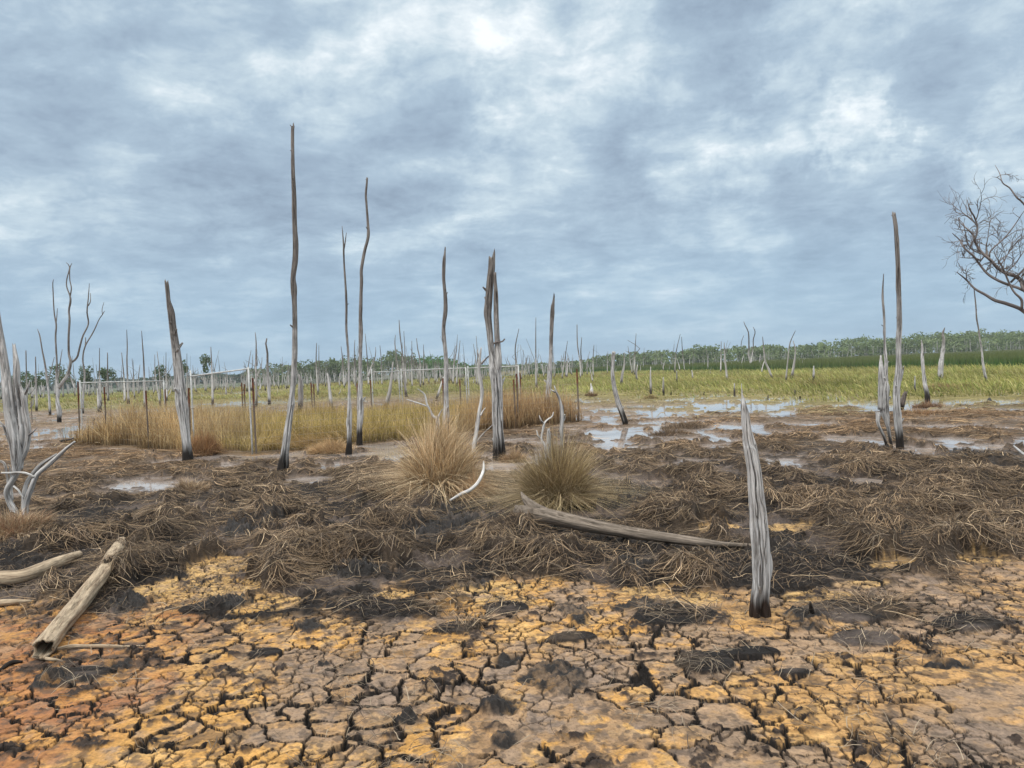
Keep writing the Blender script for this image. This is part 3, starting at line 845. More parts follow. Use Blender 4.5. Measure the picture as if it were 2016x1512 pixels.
def pole(name, pts, label, mat='silver', segs=14, branches=(), group=None, depth=None, basey=None, cat='dead tree', **kw):
    """a dead tree traced base->tip; branches are further traced limbs"""
    bx, by = pts[0][0], pts[0][1] if basey is None else basey
    dpt = depth or depth_at(bx, by)
    sd_ = int(bx * 7 + by)
    lean = ((sd_ % 13) - 6) / 6 * .012
    P, rd = poly3(pts, dpt, .0015, sd_, lean, kw.pop('sink', True))
    if basey is not None and basey != pts[0][1]:
        P.insert(0, gp(bx, basey) - np.array([0, 0, .2])); rd.insert(0, rd[0])
    kw.setdefault('rough', .15); kw.setdefault('knob', .4); kw.setdefault('wscale', .86 if mat == 'silver' else 1.0)
    nr = kw.pop('rings', max(18, min(70, len(pts) * 5)))
    td = tube_data(P, rd, segs, nr, seed=sd_ % 97, **kw)
    tds = [td]
    if mat == 'silver' and nr >= 50:
        rs = random.Random(sd_); Pa = np.array(P); ra = np.array(rd) * kw.get('wscale', 1)
        for q in range(rs.randint(4, 7)):
            u = rs.uniform(1.5, len(Pa) - 1.2); i = int(u); f_ = u - i
            c0 = Pa[i] * (1 - f_) + Pa[i + 1] * f_; r0 = ra[i] * (1 - f_) + ra[i + 1] * f_
            a = rs.uniform(0, 6.28); L_ = r0 * rs.uniform(1.3, 2.6)
            dv = np.array([math.cos(a), math.sin(a), rs.uniform(.3, 1.3)])
            tds.append(tube_data([c0, c0 + dv * L_ * .6, c0 + dv * L_], [r0 * .5, r0 * .34, r0 * rs.uniform(.1, .25)], 8, 7, .3, seed=q))
    if branches:
        root = empty(name, gp(bx, by)); loc = np.array(root.location)
        merge_tubes('trunk', tds, M[mat], root, loc)
        for k, (bp_, bm) in enumerate(branches):
            Pb, rb = poly3(bp_, dpt * (1 + lean * .5), .004, sd_ + k + 1, 0, False)
            merge_tubes('branch', [tube_data(Pb, rb, max(6, segs // 2), max(8, len(bp_) * 4), .12, seed=(sd_ + k) % 97)], M[bm or mat], root, loc)
        o = root
    else:
        loc = gp(bx, by)
        o = merge_tubes(name, tds, M[mat], None, loc); o.location = loc
    tag(o, label, cat, group)
    return o

# -- the named dead trees, left to right
pole('dead_tree', [(371, 915, 25), (368, 880, 20), (363, 837, 20), (356, 775, 22), (349, 710, 18), (340, 644, 15), (337, 618, 15), (334, 604, 13), (331.5, 592, 9.5), (330, 575, 9.5), (328.5, 560, 9)],
     'leaning grey dead trunk with a black foot and torn dark bark before the left panels', jag=.10, segs=60, rings=120,
     cracks=[(-.9, -.5, .35, .97, .30, .35), (.5, .3, .1, .5, .16, .3), (-.3, -.2, .55, .9, .14, .25)], rough=.2)
pole('dead_tree', [(557, 929, 27), (561, 892, 18), (566, 852, 17), (571.5, 811, 14), (575.6, 770, 12), (580, 708, 12), (580.5, 662, 11.5), (580, 608, 11),
     (578, 565, 12.5), (577, 546, 11), (581, 514, 12), (581.5, 481, 11), (579.6, 426, 10.5), (579, 383, 9.5), (577, 339, 8), (576.3, 295, 7), (576.3, 256, 6.5), (576.8, 250, 6), (577.5, 248, 2.5), (577.6, 243, 2)],
     'tallest bare pole in the marsh, a wavy grey dead trunk with a split pale foot', segs=56, rings=140, cracks=[(.25, -.05, .02, .27, .16, .75), (-.7, -.4, .4, .9, .14, .3)], jag=.03)
pole('dead_tree', [(686, 892, 15), (687.3, 866, 11), (688, 825, 11), (687.6, 784, 6.5), (687.3, 743, 5), (685.4, 692, 5), (682, 648, 5), (682, 600, 5), (680, 557, 4.5), (677.5, 518, 4), (676.7, 488, 3.5), (675.4, 466, 2.5), (673.4, 445, 1)],
     'slender dead tree with a thin forked tip standing left of the wavy bare pole', segs=14, rings=70, cracks=[(-.1, -.3, .02, .2, .2, .4)],
     branches=[([(677, 492, 2.6), (679.5, 477, 2.2), (682, 458, 1)], None)])
pole('dead_tree', [(707.7, 874, 14), (707.7, 838, 12), (709, 797, 14), (709, 770, 10), (709.3, 708, 8), (710.4, 654, 9), (709.8, 616, 7.5), (711.7, 556, 7.3), (711.6, 531, 7), (717.5, 496, 7),
     (724.7, 466, 6.5), (724, 437, 5.5), (721.8, 405, 5), (720.3, 383, 5.2), (722.2, 360, 4.6), (722.5, 350, 4)],
     'second tallest bare pole, kinked near the top and pale at the foot', segs=16, rings=90)
pole('dead_tree', [(877, 872, 14), (877, 846, 13), (877.8, 814, 14), (878.4, 785, 11), (877.8, 742, 10), (877.8, 701, 9), (875, 672, 9), (873.5, 643, 8.5), (877, 611, 10), (876.4, 582, 8), (873.5, 547, 7.5), (874.3, 515, 7.5), (875.4, 502, 5), (876.4, 489, 2.5)],
     'bare wavy trunk with a pointed top rising behind the large orange grass tussock', segs=24, rings=90, jag=.05,
     branches=[([(879, 836, 3), (884, 828, 3), (881, 822, 1.5)], 'brown')])
# the split trunk
pole('dead_tree', [(985, 903, 32), (983, 873, 27), (980, 829, 24), (979, 771, 23), (975.9, 735, 24), (972, 715, 19), (966.5, 683, 14), (963.6, 654, 14), (960.5, 622, 15), (962, 596, 15), (965, 553, 15), (967.5, 530, 14.5), (968, 511, 14)],
     'thick grey dead trunk split lengthwise into two stems with sky showing between them', segs=90, rings=130, jag=.20,
     cracks=[(.0, .15, .03, .55, .14, .9), (-.6, -.5, .02, .45, .12, .6), (.6, .5, .05, .4, .10, .6), (.9, .7, .35, .95, .14, .4), (-.2, -.1, .55, .95, .12, .4)], rough=.2,
     branches=[([(977, 745, 15), (981.7, 713, 14), (980, 684, 12), (978, 654, 10.5), (976.7, 625, 10), (976, 582, 9), (975, 556, 6), (974.5, 536, 5)], None),
               ([(971, 677, 3.5), (977, 673, 3), (988, 672.5, 3), (994, 667, 2.5)], 'twig'), ([(969, 697, 2), (959, 704, 2.5), (948, 717, 3)], 'twig')])
pole('dead_tree', [(1078, 800, 12), (1078.5, 782, 11), (1082, 742, 12), (1083.8, 713, 9), (1085, 669, 8.5), (1086.7, 625, 9), (1088, 604, 8.5), (1089.3, 596, 6), (1090.5, 586, 4), (1091, 579, 2.5)],
     'straight dead trunk with a broken slanting tip beyond the right corner of the paddock', segs=32, rings=80, jag=.10)
pole('dead_tree', [(1231, 835, 13), (1230, 828, 13), (1224, 810, 11), (1216.6, 790, 11), (1210.4, 766, 10), (1206, 738, 8.5), (1206.6, 713, 8), (1207.5, 700, 7), (1208.5, 693, 7)],
     'short bowed grey trunk with a charred top standing in the largest puddle', segs=16, rings=40)
pole('dead_tree', [(1772, 880, 18), (1769, 836, 15.5), (1765.5, 800, 15), (1765, 768, 15), (1769, 720, 12), (1769.4, 677, 11), (1770.6, 637, 10.5), (1769.4, 578, 10), (1768, 530, 9.5), (1766, 486, 9), (1763.5, 451, 8), (1760, 426, 7), (1759.5, 420, 6.5)],
     'dark streaked dead trunk, taller of the pair side by side on the right', segs=48, rings=120, jag=.06, cracks=[(-.3, .2, .3, .8, .22, .5), (.5, .3, .05, .3, .15, .4)],
     branches=[([(1772, 750, 6), (1776, 735, 5), (1779, 720, 1.5)], None)])
pole('dead_tree', [(1757, 890, 6), (1752.4, 863, 6), (1747, 834, 9), (1741, 806, 19), (1739.5, 768, 20), (1742, 735, 13), (1744.4, 716, 8), (1742, 677, 5.5), (1740.5, 625, 4.7), (1737.7, 578, 4), (1739.7, 539, 1.5)],
     'slim dead trunk on splayed rotten legs, shorter of the pair on the right', segs=40, rings=100, cracks=[(.1, .0, .22, .5, .16, .6), (-.7, -.6, .2, .45, .14, .5)],
     branches=[([(1748.4, 890, 5), (1740.5, 860, 5), (1729, 834, 6), (1730, 812, 11)], None), ([(1736, 806, 16), (1735.5, 768, 14), (1734.5, 728, 10), (1734, 700, 3)], None)])
pole('dead_tree', [(1851.3, 752, 13), (1851.3, 736, 12), (1853, 714, 11), (1856, 692, 8), (1857.8, 671, 6.5), (1856, 657, 5.5), (1860, 645, 1.5)],
     'stout tapering stub with a curved dark tip rising from a brown straw heap', segs=16, cracks=[(-.6, -.2, .2, .8, .22, .4)])
pole('dead_tree', [(1825.4, 790, 11), (1824.4, 773, 10), (1819.8, 751, 8), (1818, 729, 7), (1816, 705, 6.5), (1816, 686, 5), (1813.7, 669, 1.3)],
     'slim pale stub leaning left at the water edge, left of the curved dark tipped stub', segs=14)
pole('dead_tree', [(1945, 757, 5), (1943, 750, 6), (1939, 736, 6), (1934.6, 710, 5), (1932.8, 688, 4), (1929, 668, 3.8), (1927, 650, 3.5), (1923, 627, 3), (1921, 599, 3), (1917.5, 567, 1.8)],
     'thin leaning pole below the bare branches at the right edge', segs=10)
pole('stump', [(1774, 805, 10), (1777, 790, 10), (1783, 772, 6)], 'short broken leaning stub right behind the two side by side trunks', 'brown', segs=12, jag=.08, cat='stump')
pole('stump', [(1801, 776, 4.5), (1801, 760, 4), (1801.3, 740, 1.5)], 'small pale stake in the flats between the side by side trunks and the leaning stub', segs=10, cat='stump')
pole('stump', [(1602, 752, 6), (1602, 736, 5.5), (1602, 721, 2)], 'pale pointed stub with brown straw at its foot in the grass', segs=10, jag=.1, cat='stump')

# sapling and forked small ones round the tussocks
pole('dead_sapling', [(931.6, 891, 9), (939, 844, 7), (943, 814, 7), (948, 785, 6.5), (948, 759, 7), (943, 727, 6), (944.7, 704, 4.5), (947.6, 684, 2)],
     'whitish crooked dead sapling standing left of the split trunk', 'pale', segs=12, cat='dead sapling', rings=50,
     branches=[([(944, 718, 4), (950, 712, 3.4), (959, 704, 2.6)], None), ([(946, 818, 4), (951, 809, 3), (956, 803, 1.5)], None), ([(938, 870, 2), (950, 855, 2), (965, 841, 1.8), (982, 823, 1.2)], None),
               ([(944, 706, 2.5), (941, 694, 2), (941.5, 688, 1)], None)])
pole('dead_sapling', [(863, 880, 9), (862, 858, 9), (860.4, 826, 7.5), (853, 820, 5.5), (846, 806, 4.5), (840, 794, 4), (836, 777, 3.5), (822, 765, 1.5)],
     'grey forked dead sapling reaching left above the large orange tussock', 'silver_plain', segs=10, cat='dead sapling',
     branches=[([(842, 800, 3), (828, 795, 3), (812, 790, 2.5), (800, 786, 1.2)], None), ([(861, 824, 4), (866, 814, 3.5), (871, 805, 1.5)], None)])
pole('dead_sapling', [(1110, 935, 3), (1109, 905, 4), (1106, 873, 6), (1106, 829, 8), (1104.7, 800, 6.5), (1100, 782, 5), (1094.5, 771, 4), (1091.6, 759, 1.5)],
     'knobbly grey dead sapling standing behind the olive brown tussock', 'silver_plain', segs=12, cat='dead sapling', knob=.5,
     branches=[([(1095, 773, 3.5), (1089, 770, 3), (1085, 767, 1.5)], None), ([(1107, 830, 5), (1111, 824, 5), (1112, 816, 2)], 'pale'), ([(1105, 861, 2), (1093, 857, 2), (1080, 852, 1.2)], None)], basey=940)
pole('dead_branch', [(1073, 905, 4.5), (1072.7, 878, 4.5), (1066, 866, 4), (1068, 849, 4), (1071.9, 833, 4), (1078.5, 826, 3.3), (1087, 820, 2.8), (1089.6, 811, 1.5)],
     'white antler shaped dead branch sticking up left of the olive brown tussock', 'pale', segs=10, cat='branch', basey=925,
     branches=[([(1071, 834, 3.5), (1065, 827, 3), (1061.7, 818, 1.5)], None), ([(1066, 866, 3.5), (1059, 857, 3), (1056.7, 847, 1.4)], None)])
pole('stump', [(1080, 925, 11), (1080, 887, 10), (1080, 862, 9), (1080, 846, 5)], 'grey post like stump inside the olive brown tussock', 'silver_plain', segs=12, jag=.05, cat='stump', basey=935)

# left foreground tree
def left_tree():
    d0 = depth_at(35, 1022)
    root = empty('dead_tree', gp(35, 1022)); loc = np.array(root.location)
    tag(root, 'gnarled silver dead tree with twisted low limbs at the left edge', 'dead tree')
    def limb(nm, pts, mat='silver_plain', segs=14, dd=0.0, sink=False, **kw):
        P, rd = poly3(pts, d0 + dd, .003, int(pts[0][0] * 3 + pts[0][1]), 0, sink)
        merge_tubes(nm, [tube_data(P, rd, segs, max(12, len(pts) * 6), seed=int(pts[0][1]) % 97, **kw)], M[mat], root, loc)
    limb('trunk', [(34, 1030, 16), (30.4, 1011, 13), (18, 986, 11), (14, 965, 11), (30.4, 935, 12), (39.5, 907, 13), (51.7, 883, 10), (57, 849, 9), (51.7, 813, 9), (47, 782, 9), (39, 757, 4)], sink=True, rough=.2, segs=18)
    limb('trunk', [(36, 925, 16), (36.5, 907, 18), (42.6, 880, 23), (44, 843, 23), (38, 798, 21), (32, 758, 13), (32, 722, 11), (27.4, 680, 5)], 'silver_plain', 28, .02, jag=.06, rough=.2,
         cracks=[(.2, .0, .05, .95, .18, .6), (-.8, -.6, .1, .8, .12, .4)])
    limb('trunk', [(30, 935, 10), (32, 904, 18), (29, 865, 21), (21, 819, 20), (15, 770, 18), (9, 716, 15), (3, 676, 13), (-4, 630, 10), (-12, 560, 8)], 'silver_plain', 26, -.03, rough=.2,
         cracks=[(.4, .2, .1, .8, .12, .4), (-.3, -.2, .3, .95, .1, .35)])
    limb('branch', [(50, 1028, 13), (51.7, 992, 11), (62.4, 959, 10), (73, 935, 9), (91, 919, 9), (112.5, 900, 8), (131, 883, 6), (147.5, 869, 3)], dd=-.04, sink=True, rough=.2)
    limb('branch', [(46, 1005, 9), (48.7, 965, 8), (58, 941, 8), (79, 916, 7.5), (100, 901, 5), (112, 893, 2)], dd=.03)
    limb('branch', [(3, 931, 3.5), (20, 931, 4), (35, 930, 4), (52, 932, 4.5), (67, 939, 4)], 'pale', 8, -.07)
    limb('branch', [(27, 957, 4), (36, 965, 3.5), (46, 980, 2.5)], 'pale', 8, -.05)
    limb('branch', [(18, 960, 6), (14, 940, 5), (9, 913, 5), (-6, 905, 4)], 'pale', 8, .02)
    limb('branch', [(24, 985, 6), (22, 965, 5), (20, 925, 3), (16, 915, 1.5)], 'pale', 8, .05)
    limb('branch', [(24, 884, 6), (13.7, 858, 5), (6, 838, 4), (-3, 828, 3)], None or 'silver_plain', 8, .03)
    limb('branch', [(48, 778, 5), (54.7, 764, 4.5), (59, 749, 2)], 'silver_plain', 8)
    limb('branch', [(57, 856, 4), (64, 851, 3.5), (73, 842, 1.5)], 'twig', 8, -.02)
left_tree()

# group of forked trees behind the left fence
pole('dead_tree', [(116.7, 832, 10), (116, 809, 9), (113, 786, 7.5), (114, 769, 8), (111.4, 738, 5), (112, 714, 3.7), (109.5, 667, 3.5), (110.7, 640, 3.5), (106.7, 614, 2.6), (104, 562, 2), (105.5, 550, 1)],
     'pale many stemmed dead tree with the tallest forked crown on the left', segs=12, rings=60,
     branches=[([(110.5, 636, 2), (112, 622, 1.6), (113, 607, 1)], None), ([(114.5, 745, 3), (116.7, 728, 2.3), (119, 709, 2), (122.6, 688, 1)], None),
               ([(115, 765, 7), (124, 751, 6.5), (133, 738, 6.5), (139, 713, 5.5), (135.7, 697, 4.6), (135, 667, 4), (137, 631, 4), (135.7, 612, 3.6), (138.6, 595, 3.8), (138, 583, 3), (131.5, 565, 2.3), (131.5, 550, 2), (137, 526, 2), (130.5, 517, 1)], None),
               ([(138, 584, 2.6), (140.5, 567, 2.2), (137.4, 550, 2), (137.5, 528, 2), (141.7, 518, 1)], None),
               ([(138, 714, 4.5), (146, 710, 4.5), (152.4, 702, 4), (156, 688, 3.8), (163, 662, 3.5), (173.8, 638, 3.2), (171.4, 614, 3), (174, 585, 2.2), (176, 558, 1)], None),
               ([(173.8, 602, 2), (178, 593, 1.7), (178, 577, 1)], None), ([(135, 735, 3.5), (142, 752, 3), (147, 765, 2.5)], None)])
pole('dead_tree', [(98.3, 817, 5.5), (97.6, 793, 5), (93, 750, 4.7), (89.3, 721, 4), (83.3, 690, 3), (78.6, 662, 2.6), (73.8, 648, 1.2)],
     'pale dead tree leaning left, just left of the many stemmed dead tree', segs=10, branches=[([(93.5, 755, 2.5), (98, 738, 2), (107, 703, 1)], None)])
pole('dead_tree', [(162.6, 815, 6), (164, 774, 4.7), (166.7, 738, 3.6), (163, 707, 3), (168, 681, 3), (183, 655, 2.5), (195, 629, 2), (202, 619, 1.8), (206, 612, 1)],
     'grey dead tree curving right just behind the left end of the white fence rail', segs=10, branches=[([(202, 620, 1.6), (201, 609, 1.4), (204.8, 595, .8)], None), ([(168, 681, 2.4), (168.6, 664, 1.2)], None)])

# -- middle distance dead trees, each traced
MID = [
 [(1478.7, 730, 4.5), (1477.8, 715, 4), (1473.5, 699, 3.3), (1474.3, 683, 2.6), (1473.5, 654, 2.2), (1468, 643, 1.8), (1464.4, 633, 1)],
 [(1431.4, 751, 5), (1430, 731, 4), (1427.5, 709, 3.2), (1426, 690, 2.4), (1426, 674, 1)],
 [(1419, 734, 2.6), (1419.5, 700, 2), (1420, 672, 1)],
 [(1522, 748, 5), (1514, 729, 4), (1506, 709, 3.2), (1503.7, 687, 2.6), (1501.3, 663, 1.2)],
 [(1558.4, 746, 6), (1563, 718, 4), (1566, 691, 2.6), (1561.6, 671, 1.2)],
 [(1547.3, 752, 4), (1550.5, 715, 2.6), (1555, 677, 2), (1566, 651, 1)],
 [(1469.5, 714, 2), (1460, 696, 1.8), (1459.7, 674, 1.5), (1464.8, 660, .8)],
 [(1281, 777, 5), (1281, 755, 4.5), (1280.5, 740, 3.5), (1281, 722, 1.5)],
 [(1306, 778, 4.5), (1306, 760, 4), (1305.9, 743, 2)],
 [(1333, 757, 3.6), (1332.5, 745, 3), (1332.4, 731, 1.5)],
 [(1363.4, 751, 3.4), (1363.4, 740, 3), (1362, 729, 1.6)],
 [(1348, 731, 2), (1344, 696, 1.8), (1341.8, 663, .9)],
 [(1255, 752, 4), (1253, 736, 3.6), (1255, 718, 1.8)],
 [(1223.5, 760, 6), (1225, 738, 5), (1229, 718, 3.5), (1229, 694, 1.3)],
 [(1143, 746, 3.2), (1142, 714, 2.4), (1137, 679, 2.2), (1136, 639, 1.4)],
 [(1143, 735, 2.6), (1144, 709, 2.2), (1143.5, 690, 2), (1145.4, 664, 1)],
 [(1106, 748, 2.6), (1112.4, 704, 1.8), (1117.4, 671, .9)],
 [(1168, 744, 2.6), (1167.5, 709, 2), (1169.4, 679, 1)],
 [(1446, 778, 4), (1446, 768, 3.4), (1446, 755, 2)],
 [(800, 782, 6), (796, 740, 3.5), (791.6, 691, 2.4), (787.6, 660, 2.2), (785.7, 630, 1.2)],
 [(788, 770, 4.5), (783, 723, 3), (779.7, 696, 2.2), (777.3, 675, 2), (778.5, 659, 1)],
 [(799, 760, 3.5), (797, 690, 1.8), (795, 652, .9)],
 [(812, 765, 3.5), (810, 715, 2.2), (811, 696, 1.8), (810.6, 671, .9)],
 [(828, 765, 3.5), (826.5, 709, 2.4), (822.5, 687, 2), (820, 666, 1)],
 [(833.5, 760, 3), (834, 700, 1.5), (833.7, 678, .8)],
 [(899, 760, 4), (901, 718, 2.2), (905.9, 670, 1)],
 [(892, 758, 3.5), (894, 699, 1.6), (898, 680, .8)],
 [(1018, 765, 5), (1015.4, 712, 2.8), (1014.6, 683, 2.2), (1021.7, 647, 1)],
 [(1056, 765, 4.5), (1055, 709, 2.6), (1054.8, 667, 2), (1055, 625, 1)],
 [(938, 760, 3), (937, 715, 1.8), (932, 677, .9)],
 [(942, 762, 3), (940, 699, 1.7), (937.6, 661, .8)],
 [(752, 760, 3.5), (751, 715, 2), (748, 680, 1)],
 [(505, 800, 5), (503.8, 715, 2.8), (504.3, 674, 2.2), (502.4, 654, 1)],
 [(531, 798, 7), (529, 763, 5.5), (526.5, 721, 4.6), (526.5, 693, 4), (523.3, 679, 3.5), (525.4, 666, 2.5)],
 [(627, 778, 4.5), (622.5, 715, 2.6), (623.3, 675, 1)],
 [(726, 760, 3.5), (722.5, 699, 1.9), (719, 657, .9)],
 [(700, 765, 3.5), (697.5, 709, 2.3), (698.7, 669, .9)],
 [(678, 765, 3.5), (674, 706, 2), (671.4, 682, .9)],
 [(253, 795, 5), (250, 715, 2.6), (250.6, 683, 2.1), (249.5, 649, 1)],
 [(286, 805, 6), (283, 715, 2.8), (280.8, 683, 2.2), (278.7, 651, 1)],
 [(247, 790, 4), (243.5, 737, 2.4), (239.5, 694, 1.4)],
 [(199, 800, 4), (196, 740, 2.2), (196, 685, 1)],
 [(213, 790, 4), (212, 725, 2.4), (211.7, 694, 1.4)],
 [(419, 795, 5), (417.3, 734, 3), (415, 683, 1.4)],
 [(72, 810, 5), (71.4, 770, 3.5), (70, 702, 1.8)],
 [(53, 800, 4), (52.4, 755, 2.6), (51, 690, 1.8)],
 [(370, 790, 4), (368, 740, 1.9), (368, 696, .9)],
 [(316, 790, 4), (314, 737, 2), (309.4, 692, .9)],
 [(329, 790, 4), (327, 740, 2), (326.8, 694, .9)],
 [(316, 800, 3.6), (306, 740, 2), (304.6, 698, .9)],
 [(265, 785, 3), (263, 737, 1.8), (260, 706, .9)],
 [(197, 812, 9), (194, 790, 6), (192, 765, 2)],
 [(590, 812, 12), (592, 785, 11), (592, 755, 8), (588, 737, 3)],
 [(653, 808, 8), (650, 780, 7), (647, 752, 5), (644, 735, 2)],
 [(757, 812, 9), (762, 792, 8), (768, 765, 6), (774, 712, 2)],
 [(858, 790, 5), (866, 765, 4), (873, 742, 2)],
]
MLAB = {0: 'grey dead tree with two prongs standing before the rushes right of centre', 33: 'mid distance dead trunk with a bent blunt top beyond the near fence corner',
        52: 'stout pale stub right behind the tallest bare pole', 53: 'pale tapering stub right of the rusty pickets inside the paddock view', 54: 'pale leaning stub left of the far paddock panels',
        7: 'short curved pale stub at the near edge of the green grass', 8: 'short grey stake with a black foot at the edge of the grass', 3: 'leaning dead tree with a slanted foot in the grass before the rushes',
        14: 'tall thin dead tree just right of the paddock corner picket', 28: 'thin straight tall dead tree beyond the paddock', 19: 'tall thin dead tree before the wooded hill'}
for k, pts in enumerate(MID):
    g = None if k in MLAB else 'thin dead trees across the middle distance'
    br = ()
    if k == 0: br = [([(1478, 716, 2.6), (1480.6, 702, 2.3), (1483, 683, 2), (1483, 669, 2), (1486.5, 654, 1.7), (1483, 644, 1)], None)]
    if k == 3: br = [([(1499.7, 732, 2.2), (1502, 720, 2.2), (1506, 709, 2)], None)]
    pole('dead_tree', pts, MLAB.get(k, 'thin weathered dead tree standing bare in the middle distance'), 'fartrunk', segs=7, rings=14, branches=br, group=g)

# charred snags poking from the flats
for (x, y, hh, ww) in [(1321, 779, 8, 3), (1512, 786, 9, 3), (1565, 777, 9, 4), (1386, 778, 7, 3), (1876, 860, 0, 0), (1575, 783, 4, 3), (744, 0, 0, 0),
                       (302, 893, 8, 5), (286, 893, 7, 4), (1948, 790, 7, 8), (1876, 815, 5, 4), (1998, 756, 5, 3), (446, 838, 14, 6), (185, 832, 9, 5)]:
    if not ww: continue
    pole('snag', [(x, y, ww), (x, y - hh * .5, ww * .8), (x + .5, y - hh, ww * .3)], 'small charred snag poking out of the wet flats', 'darkstick', segs=7, rings=8, cat='snag', group='charred snags in the flats')
pole('stump', [(1598, 1216, 12), (1597, 1200, 9), (1595, 1184, 3)], 'small dark pointed stump just right of the front split stump', 'brown', segs=14, cat='stump', rough=.25)
pole('stump', [(1164.5, 775, 9), (1164.5, 765, 5), (1163, 755, 2)], 'tiny pale stub in a straw heap beside the paddock corner', 'pale', segs=9, cat='stump')

# -- the front split stump
pole('dead_tree', [(1498.7, 1214, 35), (1497.7, 1186, 31), (1498.7, 1153, 32), (1498.7, 1104, 34.5), (1497.7, 1071, 34), (1494.4, 1021, 31.5), (1489.4, 971, 29), (1484.5, 922, 26.5), (1474.6, 872, 23.5),
      (1469.6, 839, 22), (1467, 815, 20), (1464, 798, 14), (1462.5, 785, 9.5), (1461, 776, 6.5), (1459.7, 755, 2)],
     'nearest silver splintered stump with long splits and a dark hollow foot', 'post', segs=150, rings=230, rough=.16, freq=4, torn=.10,
     cracks=[(-.15, .0, .02, .25, .42, .8), (.15, -.2, .22, .62, .11, .85), (-.38, -.25, .22, .55, .09, .7), (-.1, .05, .6, .88, .12, .85), (.6, .5, .3, .7, .08, .5), (-.85, -.75, .1, .6, .09, .5), (.42, .36, .0, .2, .1, .7), (.9, .8, .5, .9, .08, .4)])

# -- logs and fallen pieces
def lying(name, pts, label, mat, segs=20, zc=None, cat='log', rings=60, extra=(), **kw):
    P, rd = [], []
    G = np.array([gp(q[0], q[1])[:2] for q in pts]); hh_ = H(G[:, 0], G[:, 1]); uu = np.arange(len(pts))
    hl = np.polyval(np.polyfit(uu, np.maximum(hh_, 0), 1), uu)
    for kq, q in enumerate(pts):
        x, y, wd = q[:3]; dz = q[3] if len(q) > 3 else 0
        p = gp(x, y); t = float(np.dot(p - CAM, fw)); r_ = wd * .5 * t / FPX
        z = max(0.0, hl[kq]) * .9 + r_ * .9 + (zc or 0) + dz
        p = gp(x, y, z); P.append(p); rd.append(r_)
    td = [tube_data(P, rd, segs, rings, seed=int(pts[0][0]) % 97, **kw)]
    root = empty(name, P[0] * np.array([1, 1, 0])); loc = np.array(root.location)
    if extra:
        merge_tubes('trunk', td, M[mat], root, loc)
        for ex in extra:
            Pe, re_ = [], []
            for (x, y, wd, dz) in ex:
                p = gp(x, y, dz); t = float(np.dot(p - CAM, fw)); Pe.append(p); re_.append(wd * .5 * t / FPX)
            merge_tubes('root', [tube_data(Pe, re_, 14, 20, .25, seed=int(ex[0][0]) % 97)], M[mat], root, loc)
        o = root
    else:
        bpy.data.objects.remove(root)
        o = merge_tubes(name, td, M[mat], None, loc); o.location = loc
    tag(o, label, cat)
    return o

lying('fallen_log', [(1022, 1014, 36, .06), (1051, 1012, 31, .06), (1087, 1018, 28, .07), (1147, 1031, 25, .07), (1206, 1042, 22, .07), (1266, 1052, 21, .06), (1325, 1060, 19, .05), (1385, 1068, 16, .04), (1425, 1072, 11, .02), (1484, 1074, 7)],
      'long grey fallen log with a torn root end lying before the olive brown tussock', 'log', 32, rings=110, rough=.16,
      cracks=[(.3, .1, .02, .9, .12, .3), (-.5, -.3, .05, .6, .1, .3), (.9, .7, .1, .8, .1, .25)],
      extra=[[(1074, 1010, 20, .14), (1056, 1003, 22, .19), (1042, 992, 18, .24), (1032, 980, 11, .29), (1026, 969, 3, .34)], [(1050, 1008, 18, .14), (1030, 1001, 14, .18), (1014, 996, 5, .20)], [(1040, 1020, 12, .05), (1022, 1024, 9, .03), (1008, 1022, 4, .05)]])
lying('fallen_log', [(84, 1276, 37, 0), (114, 1237, 32), (149, 1195, 32, .01), (174, 1163, 31, .02), (194, 1139, 29, .04), (208, 1118, 25, .06), (226, 1087, 23, .06), (240, 1066, 17, .05)],
      'tan fallen log with a black hollow end lying on rusty mud at lower left', 'tanlog', 32, rings=90, hollow=.80, rough=.22,
      cracks=[(.4, .5, .0, .5, .06, .3), (-.6, -.5, .3, .8, .05, .25)])
lying('fallen_log', [(-60, 1141, 28), (0, 1139, 27, .01), (42, 1135, 25, .02), (83, 1120, 24, .02), (118, 1105, 20, .02), (156, 1091, 13)],
      'tan curved log half buried in straw at the left edge', 'tanlog', 24, rings=60, rough=.12)
lying('wood_piece', [(-20, 1188, 15), (0, 1187, 14), (31, 1185, 11), (62, 1183, 4)], 'short pale piece of wood in the straw below the curved log', 'tanlog', 12, cat='wood', rings=20)
lying('bark_strip', [(112, 1280, 10), (140, 1273, 9), (167, 1272, 7), (208, 1272, 7, .01), (245, 1273, 5), (285, 1271, 2)], 'long thin bark strip on rusty mud beside the hollow log end', 'tanlog', 10, cat='bark', rings=30, flat=.5)
lying('bark_strip', [(-5, 1323, 6), (21, 1305, 9), (45, 1302, 4)], 'curled dark bark flake at the lower left edge', 'brown', 10, cat='bark', rings=20)
lying('bark_strip', [(64, 1293, 5), (95, 1297, 7), (127, 1301, 2)], 'small pale shard of bark below the hollow log end', 'tanlog', 8, cat='bark', rings=16)
lying('dead_branch', [(886, 985, 3.5, .05), (909, 972, 6, .08), (925, 965, 6.5, .11), (941, 950, 6, .18), (951, 928, 5, .27), (952, 908, 2, .36)], 'bleached curved branch lying before the large orange tussock', 'pale', 10, cat='branch', rings=30)
lying('dead_branch', [(1452, 944, 9, .0), (1440, 943, 9, .03), (1428, 939, 8, .07), (1418, 936, 4, .10)], 'short dark branch jutting from the mud left of the front split stump', 'darkstick', 10, cat='branch', rings=16)
lying('dead_branch', [(2030, 905, 4, .02), (2008, 888, 4.5, .06), (1996, 878, 3, .08)], 'thin grey stick at the right edge', 'silver_plain', 8, cat='branch', rings=14)
